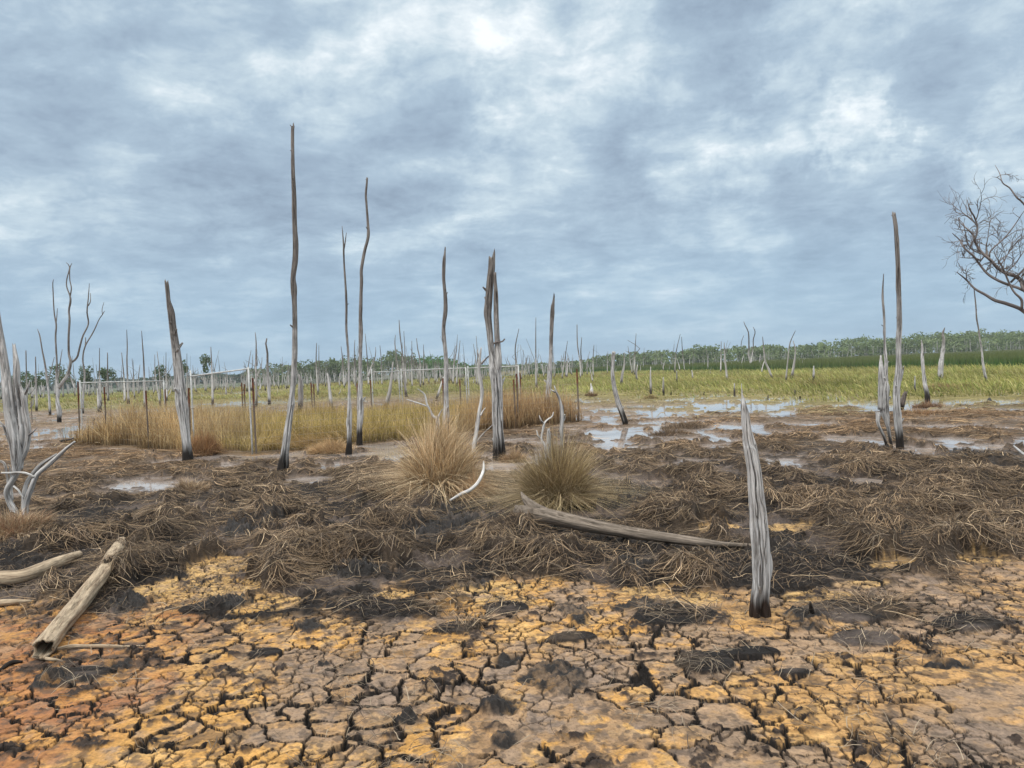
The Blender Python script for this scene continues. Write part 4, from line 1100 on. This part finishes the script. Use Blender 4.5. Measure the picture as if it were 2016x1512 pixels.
lying('root_piece', [(118, 868, 2.5, .0), (132, 866, 3.5, .09), (146, 862, 1.5, .2)], 'dark tangled root piece left of the near end of the fence', 'brown', 9, cat='root', rings=16, knob=1.0)

# ------------------------------------------------------------------ bare tree at the right edge
def right_tree():
    d0 = 12.0
    base = gp(2125, 925); loc = np.array([base[0], base[1], 0])
    d0 = float(np.dot(base - CAM, fw))
    root = empty('bare_tree', loc)
    tag(root, 'leafless tree with fine tangled twigs reaching in from the right edge', 'tree')
    rr = random.Random(5)
    LIMBS = [
     [(2050, 640, 14), (2016, 613, 9.5), (2002, 605, 8.5), (1979, 597, 8), (1958, 591, 7.5), (1939.5, 580, 6.5), (1918.7, 568, 5.2), (1902.5, 551, 4.2), (1884, 536, 2)],
     [(2045, 610, 12), (2016, 569, 9.5), (2011, 555, 9), (1999.7, 544, 9), (1983.5, 539, 8), (1965, 528, 8), (1949, 511, 7.5), (1932.6, 497, 6.5), (1920, 477, 5), (1916.4, 463, 4.2), (1900, 447, 3.2), (1887.5, 436, 1.5)],
     [(1920, 470, 4.5), (1924.5, 449, 4.2), (1918.7, 428, 3.8), (1909.4, 412, 3), (1904, 393, 1.6)],
     [(2016, 572, 7), (2002, 566, 6.5), (1983.5, 560, 6.2), (1962.7, 551, 6), (1944, 539, 5.5), (1928, 520, 5), (1916.4, 504, 4.8), (1898, 488, 4), (1888.6, 472, 3), (1874.7, 459, 1.5)],
     [(2012, 608, 6), (2011, 590, 6), (1997.4, 576, 5), (1988, 560, 4.5), (1972, 523, 3.2), (1960.4, 505, 1.8)],
     [(1990, 556, 5), (2002, 544, 5), (2016, 530, 5), (2040, 500, 5), (2060, 470, 3)],
     [(1944, 504, 5), (1942, 490, 4), (1942, 478, 2)],
     [(1948, 506, 4), (1951, 493, 3.6), (1979, 467, 3), (1999.7, 440, 2.4), (2013.6, 419, 1.6), (2030, 400, 1)],
     [(2090, 560, 9), (2060, 460, 7), (2016, 402, 4.7), (2002, 389, 4), (1988, 370, 3.4), (1973.8, 360, 2.6), (1968.5, 342, 2), (1959, 325, 1)],
     [(1974, 358, 1.8), (1964, 350, 1.5), (1953.4, 348, .8)],
     [(1930, 512, 3), (1918.7, 508, 3), (1907, 508, 2.4), (1889.8, 507, 1)],
     [(1903, 553, 2.4), (1902.5, 545, 2), (1901.5, 538, .9)],
     [(1932, 500, 3.5), (1915, 492, 3), (1905, 480, 2.6), (1901, 460, 2.2), (1897, 443, 1.2)],
     [(1965, 528, 3), (1978, 510, 2.4), (1992, 488, 2.2), (2004, 474, 1.8), (2020, 460, 1.2)],
     [(1912, 455, 2.4), (1896, 453, 2), (1878, 450, 1)],
     [(1980, 538, 3), (1998, 520, 2.6), (2012, 500, 2.2), (2025, 480, 1.4)],
    ]
    trunk = [(2125, 925, 44), (2118, 860, 36), (2108, 780, 30), (2098, 710, 26), (2088, 650, 22), (2080, 600, 16), (2090, 540, 12), (2085, 430, 8), (2090, 330, 4)]
    P, rd = poly3(trunk, d0, .002, 1, 0, True)
    merge_tubes('trunk', [tube_data(P, rd, 20, 50, .15)], M['twig'], root, loc)
    P, rd = poly3([(2095, 700, 20), (2075, 670, 18), (2055, 645, 15), (2045, 615, 13)], d0, .0, 1, 0, False)
    merge_tubes('branch', [tube_data(P, rd, 14, 16, .15)], M['twig'], root, loc)
    twigs = []
    for k, L in enumerate(LIMBS):
        dd = rr.uniform(-.25, .25) * (0 if k < 2 else 1)
        P, rd = poly3(L, d0, .006, k, dd / d0, False)
        merge_tubes('branch', [tube_data(P, rd, 10, len(L) * 5, .14, seed=k, wscale=.82)], M['twig'], root, loc)
        # twigs: long whippy shoots that rise and spread
        C_ = catmull(np.hstack([np.array(P), np.array(rd)[:, None]]), 40)
        if k in (0, 8, 9): nt = 1
        elif k in (5, 13, 15): nt = 3
        else: nt = 8 if len(L) > 6 else 4
        if k == 0: continue
        for q in range(nt):
            i = rr.randint(8, 38)
            p = C_[i, :3].copy(); r0 = min(C_[i, 3] * .5, .0065)
            side = rr.choice([-1, 1])
            th = rr.gauss(1.42 if rr.random() < .8 else -1.7, .55)
            ph = rr.uniform(-.8, .8)
            ln = rr.uniform(.2, .62) * (.6 if k in (8, 9) else 1) * (.28 if i > 26 else .85)
            def shoot(p, th, ph, ln, r0, lvl):
                pts = [p.copy()]; rads = [r0]; n = 7
                bend = rr.gauss(0, .16)
                for s_ in range(n):
                    th_ = th + bend * s_ + rr.gauss(0, .10)
                    dv = np.array([math.cos(th_) * math.cos(ph), math.sin(ph) * .8, math.sin(th_) * math.cos(ph)])
                    p = p + dv * ln / n; pts.append(p.copy()); rads.append(r0 * (1 - .8 * (s_ + 1) / n) + .0009)
                    if lvl < 2 and rr.random() < .55:
                        shoot(p, th_ + rr.choice([-1, 1]) * rr.uniform(.35, .8), ph + rr.gauss(0, .4), ln * rr.uniform(.35, .65), rads[-1] * .8, lvl + 1)
                twigs.append(tube_data(pts, rads, 4, 8, .05, seed=len(twigs) % 50))
            shoot(p, th, ph, ln, max(r0, .004), 0)
    o = merge_tubes('twigs', twigs, M['twig'], root, loc)
    o['kind'] = 'stuff'
right_tree()

# ------------------------------------------------------------------ far dead trees (copies of a few shapes)
def far_dead():
    rr = random.Random(11)
    protos = []
    for k in range(12):
        h = 1.0; td = []
        x = y = 0; pts = [(0, 0, -.05)]; rad = [.020]
        lx = rr.uniform(-.06, .06)
        for s_ in range(1, 8):
            x += lx / 7 + rr.gauss(0, .008); y += rr.gauss(0, .008)
            pts.append((x, y, s_ / 7)); rad.append(.017 * (1 - s_ / 7.6) + .0035)
        td.append(tube_data([np.array(p) for p in pts], rad, 6, 12, .12, seed=k))
        for b in range(rr.choice([0, 1, 1, 2, 3])):
            z0 = rr.uniform(.15, .65); i = int(z0 * 7); p = np.array(pts[i]); a = rr.choice([-1, 1]) * rr.uniform(.2, .6)
            q = [p]; r_ = [rad[i] * .7]
            L = rr.uniform(.15, .45)
            for s_ in range(1, 5):
                p = p + np.array([math.sin(a) * L / 4, rr.gauss(0, .01), math.cos(a) * L / 4]); a *= .7
                q.append(p); r_.append(rad[i] * .7 * (1 - s_ / 5))
            td.append(tube_data(q, r_, 5, 8, .1, seed=k + 30))
        o = merge_tubes('dead_tree', td, M['fartrunk'])
        protos.append(o.data); bpy.data.objects.remove(o)
    n = 0
    spots = []
    for q in range(212):
        u = rr.random()
        px = rr.uniform(-30, 1120) if u < .86 else rr.uniform(1120, 1700)
        d = rr.uniform(48, 175) if px > 380 else rr.uniform(42, 150)
        if u < .25: d = rr.uniform(95, 185)
        x = (px - CX) / FPX * d
        spots.append((x, d))
    for (x, d) in spots:
        o = bpy.data.objects.new('dead_tree', rr.choice(protos)); COL.objects.link(o)
        h = rr.choice([rr.uniform(1.2, 3.0), rr.uniform(2.6, 4.8), rr.uniform(3.0, 5.6)])
        if x / d > .12: h *= .7
        o.location = (x, d, 0); o.scale = (h * rr.uniform(.9, 1.6), h * 1.2, h)
        o.rotation_euler = (rr.gauss(0, .05), rr.gauss(0, .07), rr.uniform(0, 6.28))
        tag(o, 'thin bare dead tree standing far off among many others in the marsh', 'dead tree', 'far dead trees across the marsh')
far_dead()

def far_stuff():
    rr = random.Random(21); td = []
    for q in range(620):
        px = rr.uniform(-60, 1130) if rr.random() < .92 else rr.uniform(1130, 1500)
        d = rr.uniform(100, 185); x = (px - CX) / FPX * d
        h = rr.uniform(1.5, 4.2) * (1 if rr.random() < .7 else 1.6)
        le = rr.gauss(0, .12) * h; r_ = rr.uniform(.05, .13)
        p = np.array([x, d, -.1]); m_ = p + [le * .3 + rr.gauss(0, .08), 0, h * .5]; t = p + [le, 0, h]
        td.append(tube_data([p, m_, t], [r_, r_ * .6, r_ * .25], 4, 5, .1, seed=q % 40))
        if rr.random() < .35:
            td.append(tube_data([m_, m_ + [rr.choice([-1, 1]) * h * .12, 0, h * .15], m_ + [rr.choice([-1, 1]) * h * .16, 0, h * .35]], [r_ * .5, r_ * .4, r_ * .2], 4, 4, .1, seed=q % 40))
    o = merge_tubes('far_dead_trunks', td, M['fartrunk'])
    tag(o, 'hundreds of pale dead trunks standing at the far left before the wood', 'dead trees', kind='stuff')
far_stuff()

# ------------------------------------------------------------------ paddock fence
def g3(x, y, z=0): return np.array([x, y, z], float)
def on_side(a, b, px):
    """point on the line a-b (world xy) seen at pixel column px (near the horizon row)"""
    k = (px - CX) / FPX
    A, B = np.array(a), np.array(b); e = B - A
    t = (k * A[1] - A[0]) / (e[0] - k * e[1])
    return A + np.clip(t, -.2, 1.2) * e

def bar(p, q, r, segs=8):
    return tube_data([p, .5 * (p + q), q], [r, r, r], segs, 4, 0)

def picket(x, y, h, parent, loc, lean=(0, 0)):
    # Y section steel picket: three thin flanges
    vs, fs = [], []
    for k in range(3):
        a = k * 2 * math.pi / 3 + .5
        c_, s_ = math.cos(a), math.sin(a); n_ = (-s_ * .003, c_ * .003)
        b0 = len(vs)
        for z in (-.3, h):
            for (u, sg) in ((0.0, 1), (.024, 1), (.024, -1), (0.0, -1)):
                vs.append((x + c_ * u + n_[0] * sg + lean[0] * max(z, 0) - loc[0], y + s_ * u + n_[1] * sg + lean[1] * max(z, 0) - loc[1], z - loc[2]))
        for i in range(4): fs.append((b0 + i, b0 + (i + 1) % 4, b0 + 4 + (i + 1) % 4, b0 + 4 + i))
        fs.append((b0 + 3, b0 + 2, b0 + 1, b0)); fs.append((b0 + 4, b0 + 5, b0 + 6, b0 + 7))
    me = bpy.data.meshes.new('post'); me.from_pydata(vs, [], fs); me.update()
    return link('post', me, M['rust'], parent)

def mesh_wire(a, b, z0, z1, dx, dz, r, parent, loc, sag=.0, name='wire_mesh'):
    A, B = np.array(a), np.array(b); L = np.linalg.norm(B - A); e = (B - A) / L
    rr = random.Random(int(L * 100)); V = []; Q = []
    def seg(p, q, r_):
        d = q - p; d = d / np.linalg.norm(d)
        s1 = np.cross(d, [.3, .9, .2]); s1 /= np.linalg.norm(s1); s2 = np.cross(d, s1); o = len(V)
        for P_ in (p, q):
            for k in range(3):
                t = k * 2.094; V.append(P_ + r_ * (math.cos(t) * s1 + math.sin(t) * s2) - loc)
        for k in range(3): Q.append([o + k, o + (k + 1) % 3, o + 3 + (k + 1) % 3, o + 3 + k])
    n = int(L / dx)
    for k in range(n + 1):
        p = A + e * min(L, k * dx + rr.uniform(-.006, .006)); lx = rr.uniform(-.01, .01)
        seg(np.array([p[0], p[1], z0]), np.array([p[0] + e[0] * lx, p[1] + e[1] * lx, z1]), r)
    zs = np.arange(z0, z1 + 1e-6, dz)
    for z in zs:
        m = max(2, int(L / .6))
        for k in range(m):
            u0, u1 = k / m, (k + 1) / m
            f = lambda u: z - sag * 4 * u * (1 - u) * (z / z1)
            p = A + (B - A) * u0; q = A + (B - A) * u1
            seg(np.array([p[0], p[1], f(u0)]), np.array([q[0], q[1], f(u1)]), r * 1.25)
    o = arr_mesh(name, np.array(V), np.array(Q), M['wire'], smooth=False, parent=parent)
    return o

def fence_side(a, b, label, pick, zt=1.15, dx=.10, dz=.15, r=.0013):
    loc = np.array([a[0], a[1], 0.0])
    root = empty('wire_fence', loc); tag(root, label, 'fence')
    mesh_wire(a, b, .03, zt, dx, dz, r, root, loc, .03)
    for px, h in pick:
        p = on_side(a, b, px); rr = random.Random(int(px))
        picket(p[0], p[1], h, root, loc, (rr.uniform(-.02, .02), rr.uniform(-.02, .02)))
    return root
cA, cB, cC, cD = [tuple(p) for p in ENC]
fence_side(cA, cB, 'rusty mesh fence side running from the left corner to the near corner of the paddock', [(152, 1.72), (205, 1.55), (287, 1.42), (369, 1.45)])
fence_side(cB, cC, 'long rusty mesh fence side facing the viewer on the right of the near paddock corner', [(498, 1.62), (872, 1.42), (1018, 1.45), (1012, 1.30), (1137, 1.5)], zt=1.2, r=.0024)
fence_side(cC, cD, 'back mesh fence side of the paddock under the three white far panels', [(1026, 1.45), (905, 1.3)])
fence_side(cD, cA, 'back left mesh fence side of the paddock', [(325, 1.40), (369, 1.4), (475, 1.5), (479, 1.45), (613, 1.4), (617, 1.35), (702, 1.3), (730, 1.4)])

def panel(a, b, h0, h1, label, z0=.05, rail2=None, wire=True, r=.0185, ext=.07):
    A = np.array(a); B = np.array(b); loc = np.array([A[0], A[1], 0.0])
    root = empty('fence_panel', loc); tag(root, label, 'fence panel', 'white pipe panels fixed along the paddock')
    a3, b3 = g3(A[0], A[1], 0), g3(B[0], B[1], 0)
    U = np.array([0, 0, 1.0])
    merge_tubes('post', [bar(a3 - U * .1, a3 + U * (h0 + ext), r)], M['pipe'], root, loc)
    merge_tubes('post', [bar(b3 - U * .1, b3 + U * (h1 + ext * .3), r)], M['pipe'], root, loc)
    merge_tubes('top_rail', [bar(a3 + U * h0, b3 + U * h1, r * .9)], M['pipe'], root, loc)
    L = np.linalg.norm(B - A); e = (b3 - a3) / L
    mesh_wire((A[0], A[1]), (B[0], B[1]), z0, min(h0, h1) - .02, .055, .32, .0011, root, loc, 0)
    # clamps
    for p_ in (a3, b3):
        merge_tubes('clamp', [bar(p_ + U * .98 - e * .05, p_ + U * .98 + e * .05, .017, 6)], M['wire'], root, loc)
    return root
p1 = on_side(cA, cD, 157); p2 = on_side(cA, cD, 323)
panel(p1 + [.05, -.05], p2, 1.69, 1.65, 'white pipe panel at the left end of the paddock with a level rail')
q1 = on_side(cA, cB, 377); q2 = on_side(cA, cB, 494)
panel(q1, q2 + [-.02, -.04], 1.72, 1.82, 'pipe panel with the steepest sloping rail ending at the near corner of the paddock', ext=.14)
f0 = np.array([(733 - CX) / FPX * 26.4, 26.4]); f1 = np.array([(786 - CX) / FPX * 27.5, 27.5])
panel(f0, f1, 1.66, 1.66, 'narrow leftmost white panel at the far corner of the paddock', ext=.12)
f2 = np.array([(791 - CX) / FPX * 27.4, 27.4]); f3 = np.array([(918 - CX) / FPX * 25.0, 25.0])
panel(f2, f3, 1.68, 1.67, 'middle white panel of the far paddock side, behind the bare wavy trunk')
f4 = np.array([(922.5 - CX) / FPX * 24.9, 24.9]); f5 = np.array([(1022 - CX) / FPX * 23.1, 23.1])
panel(f4, f5, 1.66, 1.66, 'rightmost white panel of the far paddock side, behind the split trunk')
# rusty stake left of the paddock
lo = gp(63, 829); rt_ = empty('steel_picket', lo)
picket(lo[0], lo[1], 1.0, rt_, np.array(lo)); tag(rt_, 'lone rusty steel picket among the dead trees left of the paddock', 'picket')

# ------------------------------------------------------------------ tussocks
def tussock(name, px, py, rad, h, N, pal, label, lean_dir=None, spread=1.0, wid=(.003, .006), root=(.07, .045, .03), flop=.62, cat='tussock'):
    c = gp(px, py)
    r_ = np.sqrt(rng.uniform(0, 1, N)) * rad * .62; a = rng.uniform(0, 6.28, N)
    lump = vn(a * 1.3 + px, r_ * 9, 3)
    P0 = np.stack([c[0] + r_ * np.cos(a), c[1] + r_ * np.sin(a) * .8], 1)
    u = r_ / (rad * .62)
    hh = h * (1.02 - .45 * u) * rng.uniform(.55, 1.08, N) * (.75 + .5 * lump)
    lean = np.clip(.05 + u * spread * .75 + rng.normal(0, .16, N), .0, 2.2)
    fl = rng.uniform(0, 1, N) < flop * (.35 + .65 * u)
    hh = np.where(fl, hh * rng.uniform(.45, .95, N), hh)
    lean = np.where(fl, rng.uniform(.9, 2.3, N), lean)
    ld = a + rng.normal(0, 1.0, N)
    if lean_dir is not None: ld = np.where((rng.uniform(0, 1, N) < .45) & ~fl, lean_dir + rng.normal(0, .5, N), ld)
    z0 = np.maximum(H(P0[:, 0], P0[:, 1]), -.02)
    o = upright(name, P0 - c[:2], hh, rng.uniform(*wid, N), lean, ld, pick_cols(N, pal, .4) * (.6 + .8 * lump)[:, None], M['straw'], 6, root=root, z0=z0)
    o.location = (c[0], c[1], 0)
    tag(o, label, cat)
    return o
tussock('grass_tussock', 866, 966, .66, 1.20, 6500, [(.62, .46, .28), (.52, .37, .21), (.80, .64, .42), (.34, .23, .13)], 'large orange brown grass tussock below the forked sapling', lean_dir=.2, spread=.62, wid=(.006, .012))
tussock('grass_tussock', 930, 975, .40, .36, 2600, [(.50, .31, .17), (.44, .27, .15), (.55, .40, .24)], 'low orange grass heap between the two big tussocks', spread=1.1, wid=(.004, .007))
tussock('grass_tussock', 1096, 993, .50, 1.02, 6500, [(.36, .27, .14), (.28, .21, .10), (.52, .41, .25), (.20, .14, .08)], 'olive brown grass tussock behind the fallen log', spread=.75, wid=(.004, .008))
tussock('grass_tussock', 16, 1052, .70, .36, 4500, [(.42, .29, .17), (.34, .23, .13), (.52, .40, .26), (.30, .15, .09)], 'straw coloured tussock round the foot of the gnarled left tree', spread=1.2, wid=(.004, .007))
tussock('grass_tussock', 1012, 905, .34, .30, 1400, [(.42, .28, .16), (.34, .22, .12), (.50, .36, .22)], 'small straw tuft at the right foot of the split trunk', spread=1.0, wid=(.006, .009))
tussock('grass_tussock', 375, 967, .42, .26, 1600, [(.40, .29, .18), (.32, .22, .14), (.50, .38, .25)], 'small tan grass mound in the thatch below the black footed trunk', spread=1.2, wid=(.005, .008))
tussock('grass_tussock', 400, 893, .55, .62, 2400, [(.44, .27, .13), (.36, .20, .09), (.26, .14, .07)], 'brown reed clump right of the black footed leaning trunk', lean_dir=.3, spread=.5, wid=(.006, .010))
tussock('grass_tussock', 650, 888, .75, .34, 3200, [(.52, .34, .17), (.46, .29, .14), (.58, .42, .24)], 'golden flattened grass heap between the tall poles', lean_dir=3.4, spread=1.2, wid=(.006, .010))
tussock('grass_tussock', 1851, 768, 1.1, .42, 2200, [(.36, .24, .12), (.28, .18, .09), (.42, .30, .16)], 'brown straw heap round the foot of the dark tipped stub', spread=1.0, wid=(.012, .022))
tussock('grass_tussock', 1912, 765, 1.3, .36, 1800, [(.28, .21, .08), (.22, .17, .07)], 'olive grass mound right of the dark tipped stub', spread=1.0, wid=(.012, .022))
tussock('grass_tussock', 1600, 762, 1.1, .42, 1200, [(.26, .19, .07), (.20, .15, .06)], 'olive skirt of grass round the pale pointed stub', spread=.8, wid=(.014, .025))
tussock('grass_tussock', 1164, 780, .5, .36, 600, [(.36, .24, .12), (.28, .17, .09)], 'small straw heap by the paddock corner', spread=.8, wid=(.012, .02))
tussock('grass_tussock', 1281, 786, .5, .30, 500, [(.32, .24, .11), (.25, .18, .08)], 'small straw skirt at the foot of the curved pale stub', spread=.8, wid=(.012, .02))
tussock('grass_tussock', 1828, 800, .7, .26, 900, [(.30, .18, .10), (.22, .13, .08)], 'brown straw at the waterside foot of the slim pale stub', spread=1.0, wid=(.010, .018))
tussock('grass_tussock', 1808, 815, .9, .24, 1400, [(.42, .27, .15), (.36, .22, .12)], 'orange straw patch just right of the side by side trunks', spread=1.2, wid=(.008, .014))
tussock('grass_tussock', 1345, 840, .9, .24, 1000, [(.22, .16, .10), (.16, .11, .07)], 'dark straw island in the big puddle', spread=1.2, wid=(.008, .014))
tussock('grass_tussock', 1320, 853, .8, .26, 900, [(.26, .18, .11), (.17, .12, .08)], 'brown straw island with a dark peak beside the big puddle', spread=1.2, wid=(.008, .014))

# ------------------------------------------------------------------ living trees and the wood
def leaf_cloud(cent, rad, n, size, col, jit=.25):
    """small random leaf quads round crown clumps"""
    m = len(cent)
    c = np.repeat(cent, n, 0); r_ = np.repeat(rad, n, 0); s_ = np.repeat(size, n); cl = np.repeat(col, n, 0)
    N = m * n
    d = rng.normal(0, 1, (N, 3)); d /= np.linalg.norm(d, axis=1)[:, None]
    p = c + d * r_ * (rng.uniform(.25, 1, N) ** .5)[:, None]
    a = rng.normal(0, 1, (N, 3)); a /= np.linalg.norm(a, axis=1)[:, None]
    b = np.cross(a, rng.normal(0, 1, (N, 3))); b /= np.linalg.norm(b, axis=1)[:, None]
    s = (s_ * rng.uniform(.5, 1.2, N))[:, None]
    V = np.stack([p - a * s, p - b * s * .6, p + a * s, p + b * s * .6], 1).reshape(-1, 3)
    Q = np.arange(N * 4).reshape(-1, 4)
    cl = cl * rng.uniform(1 - jit, 1 + jit, (N, 1))
    return V, Q, np.repeat(cl, 4, 0)

def wood():
    D, Hh = [0, 480, 500, 640, 780, 870, 930, 1000, 1140, 1200, 1400, 1600, 1800, 2016], None
    top = [18, 14, 28, 33, 43, 30, 16, 9, 13, 22, 31, 33, 36, 42]
    cents, rads, cols, sizes = [], [], [], []
    tr = []
    NT_ = 1500
    for q in range(NT_):
        px = rng.uniform(-420, 2430)
        tp = np.interp(px, D, top)
        if px < 490: base = 330
        elif px < 960: base = 188
        elif px < 1140: base = 300
        else: base = 222
        dep = rng.uniform(0, 1) ** 1.3
        y = base + dep * 45
        x = (px - CX) / FPX * y
        tp = tp * (.80 + .42 * float(vn(np.array([px / 46.]), np.array([2.2]), 9)[0]))
        ht = (tp * y / FPX + CAMH) * (rng.uniform(.74, 1.0) if dep > .25 else rng.uniform(.62, .92))
        g = rng.uniform(0, 1)
        colr = np.array([.12, .165, .06]) * (1 - g) + np.array([.23, .28, .13]) * g
        if px > 830 and px < 960: colr = np.array([.10, .19, .05])
        if 480 < px < 830: colr = colr * .75
        if px < 480: colr = np.array([.07, .11, .065])
        colr = colr * rng.uniform(.75, 1.2)
        k = 7
        for _ in range(k):
            rx = rng.uniform(.7, 1.5) * ht / 6; rz = rx * rng.uniform(.5, .8)
            zc_ = ht * rng.uniform(.22, .95) - rz * .5
            cents.append((x + rng.normal(0, .9) * ht / 6, y + rng.normal(0, .9), zc_)); rads.append((rx, rx, rz)); cols.append(colr * rng.uniform(.8, 1.2)); sizes.append(.17 * y / 220)
        if dep < .30:
            for _ in range(2):
                xx = x + rng.normal(0, .8); yy = y - .8 - rng.uniform(0, .5); w_ = .10 * y / 220
                lean = rng.normal(0, .35); hh = ht * rng.uniform(.4, .75)
                tr.append((xx, yy, w_, lean, hh))
    V, Q, c = leaf_cloud(np.array(cents), np.array(rads), 17, np.array(sizes) * 2.0, np.array(cols))
    o = arr_mesh('distant_wood', V, Q, M['leaf'], {'Col': ('FLOAT_COLOR', c)}, smooth=False)
    tag(o, 'green wood of paperbark trees closing the marsh along the horizon', 'wood', kind='stuff')
    V, Q = [], []
    for (x, y, w_, le, hh) in tr:
        b = len(V)
        for z, ww, ox in ((-.1, w_, 0), (hh, w_ * .5, le)):
            for k in range(4):
                a = k * math.pi / 2 + .78; V.append((x + ox + ww * math.cos(a), y + ww * math.sin(a), z))
        for k in range(4): Q.append((b + k, b + (k + 1) % 4, b + 4 + (k + 1) % 4, b + 4 + k))
    o2 = arr_mesh('wood_trunks', np.array(V), np.array(Q), M['bark'], smooth=True)
    o2.parent = o
    o2['kind'] = 'stuff'
wood()

def live_tree(px, dist, h, wd, label, col):
    x = (px - CX) / FPX * dist
    root = empty('small_tree', (x, dist, 0)); tag(root, label, 'tree')
    rr = random.Random(int(px)); tds = []
    tip = np.array([rr.uniform(-.2, .2), 0, h * .62])
    tds.append(tube_data([np.array([0, 0, -.2]), np.array([.08, 0, h * .3]), tip], [.13, .10, .06], 7, 10, .1))
    cents = []
    for k in range(9):
        e = np.array([rr.uniform(-1, 1) * wd * .38, rr.uniform(-1, 1) * wd * .38, h * rr.uniform(.50, .93)])
        tds.append(tube_data([tip * rr.uniform(.6, 1), (tip + e) * .5, e], [.05, .035, .015], 5, 6, .1)); cents.append(e)
    merge_tubes('trunk', tds, M['bark'], root)
    cents = np.array(cents); n = len(cents)
    V, Q, c = leaf_cloud(cents, np.tile([[wd * .24, wd * .24, h * .13]], (n, 1)), 70, np.full(n, .15), np.tile([col], (n, 1)), .3)
    arr_mesh('crown', V, Q, M['leaf'], {'Col': ('FLOAT_COLOR', c)}, smooth=False, parent=root)
G1 = (.09, .13, .05)
live_tree(42, 95, 4.0, 2.6, 'leafy small tree half hidden behind the gnarled left tree', G1)
live_tree(73, 105, 4.0, 2.6, 'round leafy tree between the two posts at far left', G1)
live_tree(124, 100, 4.4, 3.4, 'widest leafy tree behind the many stemmed dead tree', G1)
live_tree(173, 100, 4.6, 1.9, 'narrow leafy tree just right of the many stemmed dead tree', G1)
live_tree(213, 100, 4.4, 2.1, 'leafy tree above the middle of the left white rail', G1)
live_tree(318, 115, 4.6, 1.9, 'leafy tree left of the leaning black footed trunk', G1)
live_tree(362, 115, 5.0, 1.7, 'leafy tree directly right of the leaning black footed trunk', G1)
live_tree(403, 120, 5.6, 2.1, 'rightmost of the small leafy trees, above the sloping rail', G1)

# ------------------------------------------------------------------ the air: thin haze over the whole marsh
def haze():
    v = [(sx_ * 950, sy_ * 950, z) for z in (-1.6, 14) for sx_, sy_ in ((-1, -1), (1, -1), (1, 1), (-1, 1))]
    f = [(3, 2, 1, 0), (4, 5, 6, 7), (0, 1, 5, 4), (1, 2, 6, 5), (2, 3, 7, 6), (3, 0, 4, 7)]
    me = bpy.data.meshes.new('haze'); me.from_pydata(v, [], f); me.update()
    m = bpy.data.materials.new('thin haze'); m.use_nodes = True; n = NT(m.node_tree); n.n.clear()
    out = n.add('ShaderNodeOutputMaterial'); pv = n.add('ShaderNodeVolumePrincipled')
    pv.inputs['Color'].default_value = (.80, .88, .95, 1); pv.inputs['Density'].default_value = .0004
    n.l.new(pv.outputs[0], out.inputs['Volume'])
    tag(link('haze', me, m), kind='stuff')
haze()
